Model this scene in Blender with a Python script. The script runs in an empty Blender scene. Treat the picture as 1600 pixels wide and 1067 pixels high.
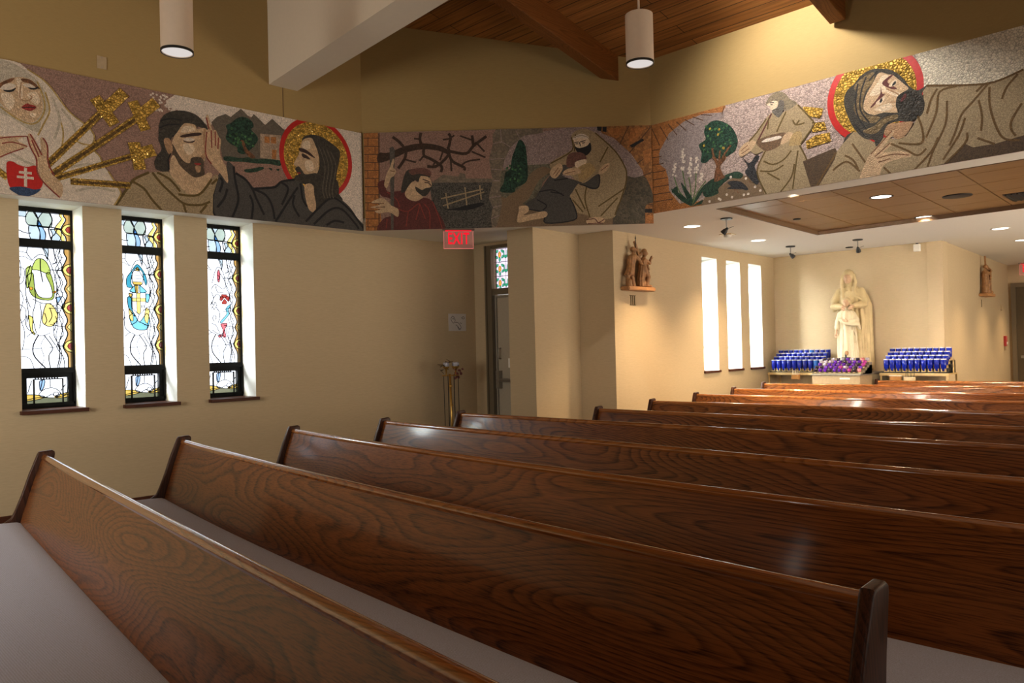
import bpy, bmesh, math, random
from mathutils import Vector, Matrix, Euler
from mathutils.geometry import delaunay_2d_cdt
random.seed(11)
SC = bpy.context.scene
COL = SC.collection
PI = math.pi
CZ = 1.41                     # eye height
CEIL = 2.795                  # low plaster ceiling
NAVE_X, NAVE_Y = 6.831, 6.985 # planes of the two mural walls

# ------------------------------------------------------------------ materials
def srgb(r, g, b):
    f = lambda c: (c/255/12.92) if c/255 <= .04045 else ((c/255+.055)/1.055)**2.4
    return (f(r), f(g), f(b), 1)

class NT:
    def __init__(s, name):
        s.m = bpy.data.materials.new(name); s.m.use_nodes = True
        s.t = s.m.node_tree; s.t.nodes.clear()
        s.out = s.n('ShaderNodeOutputMaterial')
    def n(s, kind, **kw):
        nd = s.t.nodes.new(kind)
        for k, v in kw.items():
            if k in nd.inputs: nd.inputs[k].default_value = v
            else: setattr(nd, k, v)
        return nd
    def l(s, a, b): s.t.links.new(a, b)
    def coords(s, scale=(1,1,1), rnd=False, loc=(0,0,0)):
        tc = s.n('ShaderNodeTexCoord'); mp = s.n('ShaderNodeMapping')
        mp.inputs['Scale'].default_value = scale; mp.inputs['Location'].default_value = loc
        if rnd:
            oi = s.n('ShaderNodeObjectInfo'); ad = s.n('ShaderNodeVectorMath', operation='MULTIPLY_ADD')
            cb = s.n('ShaderNodeCombineXYZ')
            for i in range(3): s.l(oi.outputs['Random'], cb.inputs[i])
            ad.inputs[1].default_value = (17, 31, 23)
            s.l(cb.outputs[0], ad.inputs[0]); s.l(tc.outputs['Object'], ad.inputs[2]); s.l(ad.outputs[0], mp.inputs['Vector'])
        else: s.l(tc.outputs['Object'], mp.inputs['Vector'])
        return mp.outputs[0]
    def ramp(s, fac, stops):
        r = s.n('ShaderNodeValToRGB'); e = r.color_ramp.elements
        while len(e) < len(stops): e.new(.5)
        for el, (p, c) in zip(e, stops): el.position = p; el.color = c
        s.l(fac, r.inputs[0]); return r.outputs[0]
    def bump(s, h, strength, dist=.01):
        b = s.n('ShaderNodeBump', Strength=strength, Distance=dist); s.l(h, b.inputs['Height']); return b.outputs[0]
    def principled(s, col=None, rough=.5, metal=0, normal=None, spec=.5, coat=0, coatr=.1, **kw):
        p = s.n('ShaderNodeBsdfPrincipled')
        p.inputs['Roughness'].default_value = rough; p.inputs['Metallic'].default_value = metal
        p.inputs['Specular IOR Level'].default_value = spec
        p.inputs['Coat Weight'].default_value = coat; p.inputs['Coat Roughness'].default_value = coatr
        if col is not None:
            if isinstance(col, (tuple, list)): p.inputs['Base Color'].default_value = col
            else: s.l(col, p.inputs['Base Color'])
        if normal is not None: s.l(normal, p.inputs['Normal'])
        for k, v in kw.items(): p.inputs[k.replace('_', ' ')].default_value = v
        s.l(p.outputs[0], s.out.inputs[0]); return p

def scal(c, k): return (c[0]*k, c[1]*k, c[2]*k, 1)

def plain(name, col, rough=.5, metal=0, noise=.08, nscale=30, **kw):
    t = NT(name); v = t.coords(); nz = t.n('ShaderNodeTexNoise', Scale=nscale, Detail=3); t.l(v, nz.inputs['Vector'])
    c = t.ramp(nz.outputs[0], [(.3, scal(col, 1-noise)), (.7, scal(col, 1+noise))])
    t.principled(c, rough, metal, **kw); return t.m

def wall_vinyl(name, col):
    t = NT(name); v = t.coords((14, 14, 260)); nz = t.n('ShaderNodeTexNoise', Scale=1, Detail=4, Roughness=.7); t.l(v, nz.inputs['Vector'])
    v2 = t.coords((90, 90, 300)); n2 = t.n('ShaderNodeTexNoise', Scale=1, Detail=2); t.l(v2, n2.inputs['Vector'])
    v3 = t.coords((.6, .6, .6)); n3 = t.n('ShaderNodeTexNoise', Scale=1, Detail=2); t.l(v3, n3.inputs['Vector'])
    a = t.n('ShaderNodeMath', operation='ADD'); t.l(nz.outputs[0], a.inputs[0]); t.l(n2.outputs[0], a.inputs[1])
    b = t.n('ShaderNodeMath', operation='MULTIPLY_ADD'); t.l(n3.outputs[0], b.inputs[0]); b.inputs[1].default_value = .35; t.l(a.outputs[0], b.inputs[2])
    c = t.ramp(b.outputs[0], [(.65, scal(col, .86)), (1.0, scal(col, 1.08))]) if False else t.ramp(nz.outputs[0], [(.25, scal(col, .88)), (.75, scal(col, 1.08))])
    t.principled(c, .72, 0, t.bump(a.outputs[0], .12, .004), spec=.25); return t.m

def oak(name, light, dark, rough=.28, along='y', coat=.6):
    """flat sawn oak: rings cut along the length, fine pores"""
    t = NT(name)
    sc = {'y': (2.8, .42, 2.8), 'x': (.42, 2.8, 2.8), 'z': (2.8, 2.8, .42)}[along]
    v = t.coords(sc, rnd=True)
    n1 = t.n('ShaderNodeTexNoise', Scale=1.0, Detail=1.2, Roughness=.45); t.l(v, n1.inputs['Vector'])
    sp = {'y': (30, 3, 30), 'x': (3, 30, 30), 'z': (30, 30, 3)}[along]
    v2 = t.coords(sp, rnd=True); n2 = t.n('ShaderNodeTexNoise', Scale=1.0, Detail=2); t.l(v2, n2.inputs['Vector'])
    m = t.n('ShaderNodeMath', operation='MULTIPLY'); t.l(n1.outputs[0], m.inputs[0]); m.inputs[1].default_value = 46
    ma = t.n('ShaderNodeMath', operation='MULTIPLY_ADD'); t.l(n2.outputs[0], ma.inputs[0]); ma.inputs[1].default_value = .45; t.l(m.outputs[0], ma.inputs[2])
    fr = t.n('ShaderNodeMath', operation='FRACT'); t.l(ma.outputs[0], fr.inputs[0])
    ring = t.ramp(fr.outputs[0], [(0, (0,0,0,1)), (.55, (.25,.25,.25,1)), (.86, (1,1,1,1)), (1, (0,0,0,1))])
    spp = {'y': (260, 5, 260), 'x': (5, 260, 260), 'z': (260, 260, 5)}[along]
    v3 = t.coords(spp, rnd=True); n3 = t.n('ShaderNodeTexNoise', Scale=1.0, Detail=2, Roughness=.6); t.l(v3, n3.inputs['Vector'])
    pore = t.ramp(n3.outputs[0], [(.46, (0,0,0,1)), (.64, (1,1,1,1))])
    pm = t.n('ShaderNodeMath', operation='MULTIPLY'); t.l(pore, pm.inputs[0]); pm.inputs[1].default_value = .40
    sm = t.n('ShaderNodeMath', operation='MULTIPLY_ADD'); t.l(ring, sm.inputs[0]); sm.inputs[1].default_value = .48; t.l(pm.outputs[0], sm.inputs[2])
    v4 = t.coords((.5, .5, .5), rnd=True); n4 = t.n('ShaderNodeTexNoise', Scale=1.0, Detail=1); t.l(v4, n4.inputs['Vector'])
    big = t.n('ShaderNodeMath', operation='MULTIPLY_ADD'); t.l(n4.outputs[0], big.inputs[0]); big.inputs[1].default_value = .5; t.l(sm.outputs[0], big.inputs[2])
    c = t.ramp(big.outputs[0], [(.12, light), (.55, [(a+b)/2*1.0 for a, b in zip(light, dark)]), (1.15, dark)])
    t.principled(c, rough, 0, t.bump(sm.outputs[0], -.12, .002), spec=.2, coat=coat, coatr=.1); return t.m

def mosaic_mat(name, col, scale=60, var=.35, rough=.6, metal=0, gap=.35, bump=.6, stretch=(1,1,1), col2=None):
    """little stones: voronoi cells, each of its own tone, dark joints between"""
    t = NT(name); v = t.coords(stretch)
    vo = t.n('ShaderNodeTexVoronoi', Scale=scale); t.l(v, vo.inputs['Vector'])
    ve = t.n('ShaderNodeTexVoronoi', Scale=scale); ve.feature = 'DISTANCE_TO_EDGE'; t.l(v, ve.inputs['Vector'])
    sx = t.n('ShaderNodeSeparateColor'); t.l(vo.outputs['Color'], sx.inputs[0])
    c2 = col2 or col
    c = t.ramp(sx.outputs[0], [(0, scal(col, 1-var)), (.5, col), (1, scal(c2, 1+var))])
    ed = t.ramp(ve.outputs['Distance'], [(0, (1-gap,)*3+(1,)), (.12, (1,1,1,1))])
    mx = t.n('ShaderNodeMix', data_type='RGBA', blend_type='MULTIPLY'); mx.inputs[0].default_value = 1
    t.l(c, mx.inputs[6]); t.l(ed, mx.inputs[7])
    h = t.ramp(ve.outputs['Distance'], [(0, (0,0,0,1)), (.25, (1,1,1,1))])
    hh = t.n('ShaderNodeMath', operation='MULTIPLY_ADD'); t.l(sx.outputs[1], hh.inputs[0]); hh.inputs[1].default_value = .8; t.l(h, hh.inputs[2])
    t.principled(mx.outputs[2], rough, metal, t.bump(hh.outputs[0], bump, .5/scale), spec=.35); return t.m

def fabric(name, col):
    t = NT(name); v = t.coords((420, 260, 420)); w = t.n('ShaderNodeTexNoise', Scale=1, Detail=1); t.l(v, w.inputs['Vector'])
    v2 = t.coords((1, 1, 1)); wv = t.n('ShaderNodeTexWave', Scale=42, Distortion=.3); wv.bands_direction = 'X'; t.l(v2, wv.inputs['Vector'])
    a = t.n('ShaderNodeMath', operation='MULTIPLY_ADD'); t.l(wv.outputs['Fac'], a.inputs[0]); a.inputs[1].default_value = .25; t.l(w.outputs[0], a.inputs[2])
    c = t.ramp(a.outputs[0], [(.3, scal(col, .72)), (.9, scal(col, 1.2))])
    t.principled(c, .9, 0, t.bump(a.outputs[0], .35, .002), spec=.2, Sheen_Weight=.25); return t.m

def emit(name, col, s):
    t = NT(name); e = t.n('ShaderNodeEmission', Color=col, Strength=s); t.l(e.outputs[0], t.out.inputs[0]); return t.m

def stain(name, col, gloss=.04):
    """coloured sheet glass, light passes and takes its tint"""
    t = NT(name); v = t.coords((9, 9, 9)); nz = t.n('ShaderNodeTexNoise', Scale=1, Detail=2); t.l(v, nz.inputs['Vector'])
    c = t.ramp(nz.outputs[0], [(.3, scal(col, .82)), (.7, scal(col, 1.0))])
    tr = t.n('ShaderNodeBsdfTransparent'); t.l(c, tr.inputs[0]); gl = t.n('ShaderNodeBsdfGlossy', Roughness=.15)
    mx = t.n('ShaderNodeMixShader'); mx.inputs[0].default_value = gloss
    t.l(tr.outputs[0], mx.inputs[1]); t.l(gl.outputs[0], mx.inputs[2]); t.l(mx.outputs[0], t.out.inputs[0]); return t.m

M = {}
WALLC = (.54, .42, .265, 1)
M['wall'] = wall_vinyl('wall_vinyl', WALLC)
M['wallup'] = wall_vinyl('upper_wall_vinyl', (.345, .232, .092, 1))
M['reveal'] = plain('reveal_paint', (.80, .79, .72, 1), .6, noise=.02)
M['ceil'] = plain('ceiling_paint', (.78, .73, .64, 1), .8, noise=.015)
M['header'] = plain('header_paint', (.78, .68, .55, 1), .7, noise=.015)
M['carpet'] = plain('carpet', (.06, .045, .04, 1), .95, noise=.3, nscale=220)
M['pew'] = oak('pew_oak', (.25, .079, .018, 1), (.038, .0105, .003, 1), rough=.36, coat=.26)
M['pewedge'] = oak('pew_oak_edge', (.36, .125, .030, 1), (.14, .042, .011, 1), rough=.16, coat=1)
M['pewend'] = oak('pew_end_oak', (.075, .024, .011, 1), (.016, .006, .0035, 1), along='z', rough=.4, coat=.05)
M['sill'] = oak('sill_wood', (.10, .034, .018, 1), (.05, .015, .008, 1), along='x', rough=.5, coat=0)
M['cushion'] = fabric('pew_fabric', (.47, .51, .69, 1))
M['beam'] = oak('beam_wood', (.30, .115, .032, 1), (.15, .052, .014, 1), along='x', rough=.5, coat=0)
M['frame'] = plain('bronze_frame', (.006, .0055, .005, 1), .6, noise=.1, spec=.15)
M['lead'] = plain('lead_came', (.006, .006, .008, 1), .6, spec=.1)
M['doorframe'] = plain('door_frame_paint', (.15, .115, .07, 1), .5, noise=.03)
M['door'] = plain('door_paint', (.44, .38, .29, 1), .5, noise=.03)
M['steel'] = plain('brushed_steel', (.35, .33, .30, 1), .35, .9)
M['darkmetal'] = plain('dark_metal', (.02, .018, .016, 1), .5, .5)
M['black'] = plain('black_paint', (.012, .011, .011, 1), .5)
M['white'] = plain('white_paint', (.75, .72, .66, 1), .5, noise=.02)
M['pend'] = plain('pendant_paint', (.60, .47, .36, 1), .55, noise=.02)
M['reflector'] = plain('reflector', (.85, .85, .85, 1), .12, 1.0)
M['lampglow'] = emit('lamp_glow', (1, .93, .82, 1), 5)
M['softglow'] = emit('pendant_glow', (1, .92, .88, 1), .72)
M['red_led'] = emit('exit_red', (1, .012, .03, 1), 1.0)
M['red_edge'] = emit('exit_edge', (1, .25, .22, 1), .75)
M['paper'] = plain('paper', (.62, .58, .55, 1), .8, noise=.03)
M['ink'] = plain('ink', (.10, .09, .10, 1), .8)
M['brass'] = plain('brass', (.62, .38, .10, 1), .3, .95)
M['rackmetal'] = plain('rack_gold_metal', (.55, .40, .19, 1), .42, .35)
M['rackbox'] = plain('votive_box_metal', (.42, .31, .185, 1), .4, .35)
M['darkbox'] = plain('pedestal_paint', (.20, .165, .11, 1), .45, .2)
M['boxwood'] = plain('box_wood', (.50, .24, .07, 1), .5)
M['boxpale'] = plain('box_pale', (.72, .58, .36, 1), .5)
M['stone'] = plain('statue_plaster', (.50, .385, .205, 1), .5, noise=.12, nscale=9, spec=.4)
M['stonewhite'] = plain('statue_plaster_white', (.60, .51, .345, 1), .5, noise=.06, nscale=9)
M['flesh'] = plain('statue_flesh_tint', (.52, .33, .20, 1), .5, noise=.06, nscale=12)
M['carved'] = plain('carved_wood', (.30, .145, .055, 1), .55, noise=.35, nscale=26)
M['carvebase'] = plain('carved_base_wood', (.42, .20, .075, 1), .5, noise=.15, nscale=14)
M['plaque'] = plain('plaque_face', (.40, .29, .17, 1), .7)
M['numeral'] = plain('numeral_metal', (.13, .10, .045, 1), .5, .4)
M['pull'] = plain('pull_red', (.42, .03, .03, 1), .4)
M['brown_trim'] = plain('panel_trim', (.13, .07, .03, 1), .6)
M['petal'] = plain('dried_flower', (.20, .055, .05, 1), .7, noise=.4, nscale=60)
M['leafdark'] = plain('dried_leaf', (.13, .085, .04, 1), .7, noise=.3)

def cup(name, col, rough=.12):
    t = NT(name); v = t.coords((40, 40, 40)); nz = t.n('ShaderNodeTexNoise', Scale=1, Detail=1); t.l(v, nz.inputs['Vector'])
    c = t.ramp(nz.outputs[0], [(.3, scal(col, .8)), (.7, scal(col, 1.15))])
    t.principled(c, rough, 0, spec=.6, Transmission_Weight=.25); return t.m
M['blue'] = cup('cobalt_glass', (.004, .016, .36, 1)); M['bluelight'] = cup('lit_blue_glass', (.01, .12, .55, 1))
M['purple'] = cup('purple_glass', (.10, .01, .30, 1)); M['pink'] = cup('pink_glass', (.40, .03, .24, 1))
M['clear'] = cup('clear_glass', (.40, .34, .40, 1)); M['smoke'] = cup('dark_glass', (.025, .012, .03, 1)); M['rose'] = cup('rose_glass', (.55, .16, .17, 1))
M['wax'] = plain('candle_wax', (.42, .42, .50, 1), .5)

def panels_wood(name, light, dark, tile):
    """veneer ceiling tiles"""
    t = NT(name); v = t.coords((1, 1, 1)); nz = t.n('ShaderNodeTexNoise', Scale=1, Detail=3)
    v2 = t.coords((40, 2.5, 1)); t.l(v2, nz.inputs['Vector'])
    c = t.ramp(nz.outputs[0], [(.3, dark), (.7, light)])
    t.principled(c, .42, 0, spec=.4); return t.m
M['veneer'] = panels_wood('veneer_tile', (.27, .145, .052, 1), (.19, .095, .033, 1), .55)

def planks(name):
    t = NT(name); tc = t.coords((1, 1, 1))
    br = t.n('ShaderNodeTexBrick'); br.offset = .37
    mp = t.n('ShaderNodeMapping'); mp.inputs['Rotation'].default_value = (0, 0, PI/2); t.l(tc, mp.inputs['Vector'])
    br.inputs['Scale'].default_value = 1; br.inputs['Brick Width'].default_value = 3.1; br.inputs['Row Height'].default_value = .135
    br.inputs['Mortar Size'].default_value = .004; br.inputs['Color1'].default_value = (.36, .14, .036, 1); br.inputs['Color2'].default_value = (.48, .20, .055, 1)
    br.inputs['Mortar'].default_value = (.03, .012, .004, 1); t.l(mp.outputs[0], br.inputs['Vector'])
    v = t.coords((45, 1.6, 45)); nz = t.n('ShaderNodeTexNoise', Scale=1, Detail=3); t.l(v, nz.inputs['Vector'])
    g = t.ramp(nz.outputs[0], [(.3, (.55,.55,.55,1)), (.7, (1.1,1.1,1.1,1))])
    vk = t.coords((7, 3, 7)); vo = t.n('ShaderNodeTexVoronoi', Scale=1); t.l(vk, vo.inputs['Vector'])
    kn = t.ramp(vo.outputs['Distance'], [(.04, (.25,.2,.2,1)), (.10, (1,1,1,1))])
    mx = t.n('ShaderNodeMix', data_type='RGBA', blend_type='MULTIPLY'); mx.inputs[0].default_value = 1; t.l(br.outputs['Color'], mx.inputs[6]); t.l(g, mx.inputs[7])
    m2 = t.n('ShaderNodeMix', data_type='RGBA', blend_type='MULTIPLY'); m2.inputs[0].default_value = 1; t.l(mx.outputs[2], m2.inputs[6]); t.l(kn, m2.inputs[7])
    t.principled(m2.outputs[2], .5, 0, spec=.35); return t.m
M['planks'] = planks('plank_ceiling')

# ------------------------------------------------------------------ mesh helpers
def obj(name, bm, mats, parent=None, smooth=False, loc=None):
    me = bpy.data.meshes.new(name); bm.normal_update(); bm.to_mesh(me); bm.free()
    for m in (mats if isinstance(mats, (list, tuple)) else [mats]): me.materials.append(M[m] if isinstance(m, str) else m)
    if smooth:
        for p in me.polygons: p.use_smooth = True
    o = bpy.data.objects.new(name, me); COL.objects.link(o)
    if parent is not None: o.parent = parent
    if loc is not None: o.location = loc
    return o
def tag(o, label=None, cat=None, group=None, kind=None):
    if label: o['label'] = label
    if cat: o['category'] = cat
    if group: o['group'] = group
    if kind: o['kind'] = kind
    return o
def struct(name, bm, m, parent=None, label=None, smooth=False):
    o = obj(name, bm, m, parent, smooth)
    if parent is None: o['kind'] = 'structure'
    if label: o['label'] = label
    return o
def empty(name, loc=(0,0,0), rz=0, label=None, cat=None, group=None, kind=None):
    o = bpy.data.objects.new(name, None); o.empty_display_size = .1; COL.objects.link(o)
    o.location = loc; o.rotation_euler = (0, 0, rz); return tag(o, label, cat, group, kind)
def dup(root, loc=None, rz=None):
    r = root.copy(); COL.objects.link(r)
    if loc is not None: r.location = loc
    if rz is not None: r.rotation_euler = (0, 0, rz)
    for ch in list(root.children):
        c = ch.copy(); COL.objects.link(c); c.parent = r
        for g in list(ch.children):
            d = g.copy(); COL.objects.link(d); d.parent = c
    return r
def new(): return bmesh.new()
def box(bm, x0, x1, y0, y1, z0, z1, mi=0, mat=None):
    vs = [bm.verts.new((x, y, z)) for x in (x0, x1) for y in (y0, y1) for z in (z0, z1)]
    if mat is not None:
        for v in vs: v.co = mat @ v.co
    for f in ((0,1,3,2), (4,6,7,5), (0,4,5,1), (2,3,7,6), (0,2,6,4), (1,5,7,3)):
        fa = bm.faces.new([vs[i] for i in f]); fa.material_index = mi
    return vs
def bbox(x0, x1, y0, y1, z0, z1, bev=.004, seg=2):
    bm = new(); box(bm, x0, x1, y0, y1, z0, z1)
    bmesh.ops.bevel(bm, geom=bm.edges[:], offset=bev, segments=seg, profile=.5, affect='EDGES'); return bm
def prism(bm, poly, z0, z1, mi=0):
    lo = [bm.verts.new((x, y, z0)) for x, y in poly]; hi = [bm.verts.new((x, y, z1)) for x, y in poly]
    n = len(poly); fs = [bm.faces.new(lo[::-1]), bm.faces.new(hi)]
    for i in range(n): fs.append(bm.faces.new([lo[i], lo[(i+1) % n], hi[(i+1) % n], hi[i]]))
    for f in fs: f.material_index = mi
    return fs
def tube(bm, pts, rad, seg=10, cap=True):
    pts = [Vector(p) for p in pts]; n = len(pts); rings = []
    rr = rad if isinstance(rad, (list, tuple)) else [rad]*n
    up = Vector((0, 0, 1))
    for i, p in enumerate(pts):
        d = (pts[min(i+1, n-1)]-pts[max(i-1, 0)]).normalized()
        a = d.cross(up if abs(d.z) < .95 else Vector((1, 0, 0))).normalized(); b = a.cross(d).normalized()
        rings.append([bm.verts.new(p+rr[i]*(math.cos(2*PI*k/seg)*a+math.sin(2*PI*k/seg)*b)) for k in range(seg)])
    for i in range(n-1):
        for k in range(seg): bm.faces.new([rings[i][k], rings[i][(k+1) % seg], rings[i+1][(k+1) % seg], rings[i+1][k]])
    if cap: bm.faces.new(rings[0][::-1]); bm.faces.new(rings[-1])
    return bm
def lathe(bm, prof, seg=20, c=(0,0,0), mi=0):
    rings = []
    for r, z in prof:
        if r < 1e-5: rings.append([bm.verts.new((c[0], c[1], c[2]+z))])
        else: rings.append([bm.verts.new((c[0]+r*math.cos(2*PI*k/seg), c[1]+r*math.sin(2*PI*k/seg), c[2]+z)) for k in range(seg)])
    for a, b in zip(rings, rings[1:]):
        for k in range(seg):
            k2 = (k+1) % seg
            if len(a) == 1 and len(b) == 1: continue
            if len(a) == 1: f = bm.faces.new([a[0], b[k2], b[k]])
            elif len(b) == 1: f = bm.faces.new([a[k], a[k2], b[0]])
            else: f = bm.faces.new([a[k], a[k2], b[k2], b[k]])
            f.material_index = mi
    return bm
def ball(bm, c, r, mat=None, u=14, v=10):
    m = Matrix.Translation(c) @ (mat or Matrix.Identity(4)) @ Matrix.Diagonal((r[0], r[1], r[2], 1)) if isinstance(r, (tuple, list)) else Matrix.Translation(c) @ Matrix.Diagonal((r, r, r, 1))
    bmesh.ops.create_uvsphere(bm, u_segments=u, v_segments=v, radius=1, matrix=m)
def smoothline(pts, closed, n=5):
    P = [Vector((p[0], p[1], 0)) for p in pts]; N = len(P); out = []
    if N < 3 and not closed: return [(p.x, p.y) for p in P]
    rng = range(N) if closed else range(N-1)
    for i in rng:
        a, b, c, d = (P[(i-1) % N], P[i], P[(i+1) % N], P[(i+2) % N]) if closed else (P[max(i-1, 0)], P[i], P[i+1], P[min(i+2, N-1)])
        for k in range(n):
            t = k/n; q = .5*((2*b)+(c-a)*t+(2*a-5*b+4*c-d)*t*t+(3*b-a-3*c+d)*t**3); out.append((q.x, q.y))
    if not closed: out.append((P[-1].x, P[-1].y))
    return out
def clip(poly, x0, x1, y0, y1):
    for ax, val, sg in ((0, x0, 1), (0, x1, -1), (1, y0, 1), (1, y1, -1)):
        res = []
        for i in range(len(poly)):
            a, b = poly[i-1], poly[i]; ia, ib = (a[ax]-val)*sg >= 0, (b[ax]-val)*sg >= 0
            if ia != ib:
                t = (val-a[ax])/(b[ax]-a[ax]); res.append((a[0]+(b[0]-a[0])*t, a[1]+(b[1]-a[1])*t))
            if ib: res.append(b)
        poly = res
        if not poly: break
    return poly
def ribbon(pts, w):
    L, R = [], []
    for i, p in enumerate(pts):
        a, b = pts[max(i-1, 0)], pts[min(i+1, len(pts)-1)]; dx, dy = b[0]-a[0], b[1]-a[1]; l = math.hypot(dx, dy) or 1
        L.append((p[0]-dy/l*w/2, p[1]+dx/l*w/2)); R.append((p[0]+dy/l*w/2, p[1]-dx/l*w/2))
    return [[L[i], L[i+1], R[i+1], R[i]] for i in range(len(pts)-1)]

# ------------------------------------------------------------------ setting
def wall(name, p0, p1, z0, z1, out, thick, holes=(), mat='wall', rev='reveal'):
    """upright wall from p0 to p1; holes are (s0, s1, z0, z1); out = +1 or -1, side of the thickness"""
    p0, p1 = Vector(p0), Vector(p1); d = p1-p0; L = d.length; d /= L; nrm = Vector((-d.y, d.x))*out
    bm = new(); ss = sorted({0, L} | {h[0] for h in holes} | {h[1] for h in holes}); zs = sorted({z0, z1} | {h[2] for h in holes} | {h[3] for h in holes})
    inside = lambda s, z: any(h[0] < s < h[1] and h[2] < z < h[3] for h in holes)
    P = lambda s, t, z: bm.verts.new((p0.x+d.x*s+nrm.x*t, p0.y+d.y*s+nrm.y*t, z))
    for i in range(len(ss)-1):
        for j in range(len(zs)-1):
            sm, zm = (ss[i]+ss[i+1])/2, (zs[j]+zs[j+1])/2
            if inside(sm, zm): continue
            for t in (0, thick): bm.faces.new([P(ss[i], t, zs[j]), P(ss[i+1], t, zs[j]), P(ss[i+1], t, zs[j+1]), P(ss[i], t, zs[j+1])])
    def rim(s0, s1, za, zb, mi, inv):
        for a, b in (((s0, za), (s0, zb)), ((s0, zb), (s1, zb)), ((s1, zb), (s1, za)), ((s1, za), (s0, za))):
            f = bm.faces.new([P(a[0], 0, a[1]), P(b[0], 0, b[1]), P(b[0], thick, b[1]), P(a[0], thick, a[1])]); f.material_index = mi
    rim(0, L, z0, z1, 0, 0)
    for h in holes: rim(*h, 1, 1)
    bmesh.ops.remove_doubles(bm, verts=bm.verts[:], dist=1e-5); bmesh.ops.recalc_face_normals(bm, faces=bm.faces[:])
    return struct(name, bm, [mat, rev])

WIN_L = [(1.6865, 2.186), (2.521, 3.002), (3.329, 3.818)]
SILL_Z = .968
wall('wall_left', (-6.8, 7.766), (6.92, 7.766), 0, CEIL, 1, .34, [(a+6.8, b+6.8, SILL_Z, CEIL-.001) for a, b in WIN_L])
DW0, DW1 = Vector((6.92, 7.766)), Vector((7.09, 6.36))
DWD = (DW1-DW0).normalized()
wall('wall_door', DW0, DW1, 0, CEIL, 1, .2, [(.20, 1.20, 0, 2.76)])
bm = new(); prism(bm, [(6.394, 6.583), (6.443, 6.212), (7.337, 6.299), (7.397, 5.808), (7.6, 5.82), (7.6, 6.64), (7.06, 6.6)][::-1], 0, CEIL); bmesh.ops.recalc_face_normals(bm, faces=bm.faces[:])
struct('wall_pier', bm, 'wall')
C0, C1 = Vector((7.397, 5.808)), Vector((12.044, 6.149)); CD = (C1-C0).normalized(); CN = Vector((-CD.y, CD.x))
WIN_C = [(2.198, 2.646), (2.950, 3.402), (3.700, 4.156)]
wall('wall_chapel', C0, C1, 0, CEIL, 1, .34, [(a, b, 1.03, 2.638) for a, b in WIN_C])
wall('wall_back', (12.044, 6.149), (12.099, 3.636), 0, CEIL, 1, .25)
D0, D1 = Vector((12.099, 3.636)), Vector((17.487, 4.108)); DD = (D1-D0).normalized(); DN = Vector((-DD.y, DD.x))
wall('wall_corridor', D0, D1, 0, CEIL, 1, .2)
wall('wall_end', (17.487, 4.108), (18.2, -6.8), 0, CEIL, 1, .2)
wall('wall_right', (18.2, -6.8), (-6.8, -6.8), 0, 4.2, 1, .2)
wall('wall_rear', (-6.8, -6.8), (-6.8, 7.766), 0, 4.2, 1, .2)
bm = new(); box(bm, -7, 18.4, -7, 8.4, -.12, 0); struct('floor', bm, 'carpet')
# baseboards
bm = new(); box(bm, -6.8, 6.92, 7.752, 7.766, .0, .095); struct('baseboard_left', bm, 'sill')
def strip(name, p0, p1, z0, z1, t, mat):
    p0, p1 = Vector(p0), Vector(p1); d = (p1-p0).normalized(); n = Vector((-d.y, d.x))*t; bm = new()
    prism(bm, [p0, p1, p1-n, p0-n], z0, z1); bmesh.ops.recalc_face_normals(bm, faces=bm.faces[:]); return struct(name, bm, mat)
strip('baseboard_chapel', C0, C1, 0, .095, .014, 'sill'); strip('baseboard_corridor', D0, D1, 0, .095, .014, 'sill'); strip('baseboard_back', (12.044, 6.149), (12.099, 3.636), 0, .095, .014, 'sill')

# low plaster ceiling round the nave, with the recessed veneer field
PA, PB, PC, PD = (7.13, 4.25), (9.97, 4.475), (9.70, -1.2), (7.13, -1.2)
bm = new()
for poly in ([(-6.8, 7.0), (4.690, 7.0), (6.846, 4.835), (6.846, 8.1), (-6.8, 8.1)], [(6.846, 4.25), PA, PB, (12.35, 4.475), (12.35, 6.40), (12.0, 6.50), (7.40, 6.16), (7.40, 6.7), (7.24, 6.7), (7.10, 8.1), (6.846, 8.1)],
             [(6.846, 4.25), PA, PD, (7.13, -6.9), (6.846, -6.9)], [PD, PC, (18.4, -1.2), (18.4, -6.9), (7.13, -6.9)], [PB, PC, (18.4, -1.2), (18.4, 4.36), (12.35, 4.0), (12.35, 4.475)]):
    prism(bm, poly, CEIL, CEIL+.03)
bmesh.ops.recalc_face_normals(bm, faces=bm.faces[:]); struct('ceiling', bm, 'ceil')
bm = new(); prism(bm, [(7.05, 4.9), (18.4, 4.9), (18.4, -6.9), (7.05, -6.9)], CEIL+.12, CEIL+.2); struct('ceiling_deck', bm, 'ceil')
bm = new()                                             # frame strips of the recess
RZ = CEIL+.045
for a, b in ((PA, PB), (PB, PC), (PC, PD), (PD, PA)):
    d = (Vector(b)-Vector(a)).normalized(); n = Vector((d.y, -d.x))*.02
    prism(bm, [a, b, (b[0]+n.x, b[1]+n.y), (a[0]+n.x, a[1]+n.y)], CEIL-.004, RZ+.01)
bmesh.ops.recalc_face_normals(bm, faces=bm.faces[:]); struct('trim_recess', bm, 'brown_trim')
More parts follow.
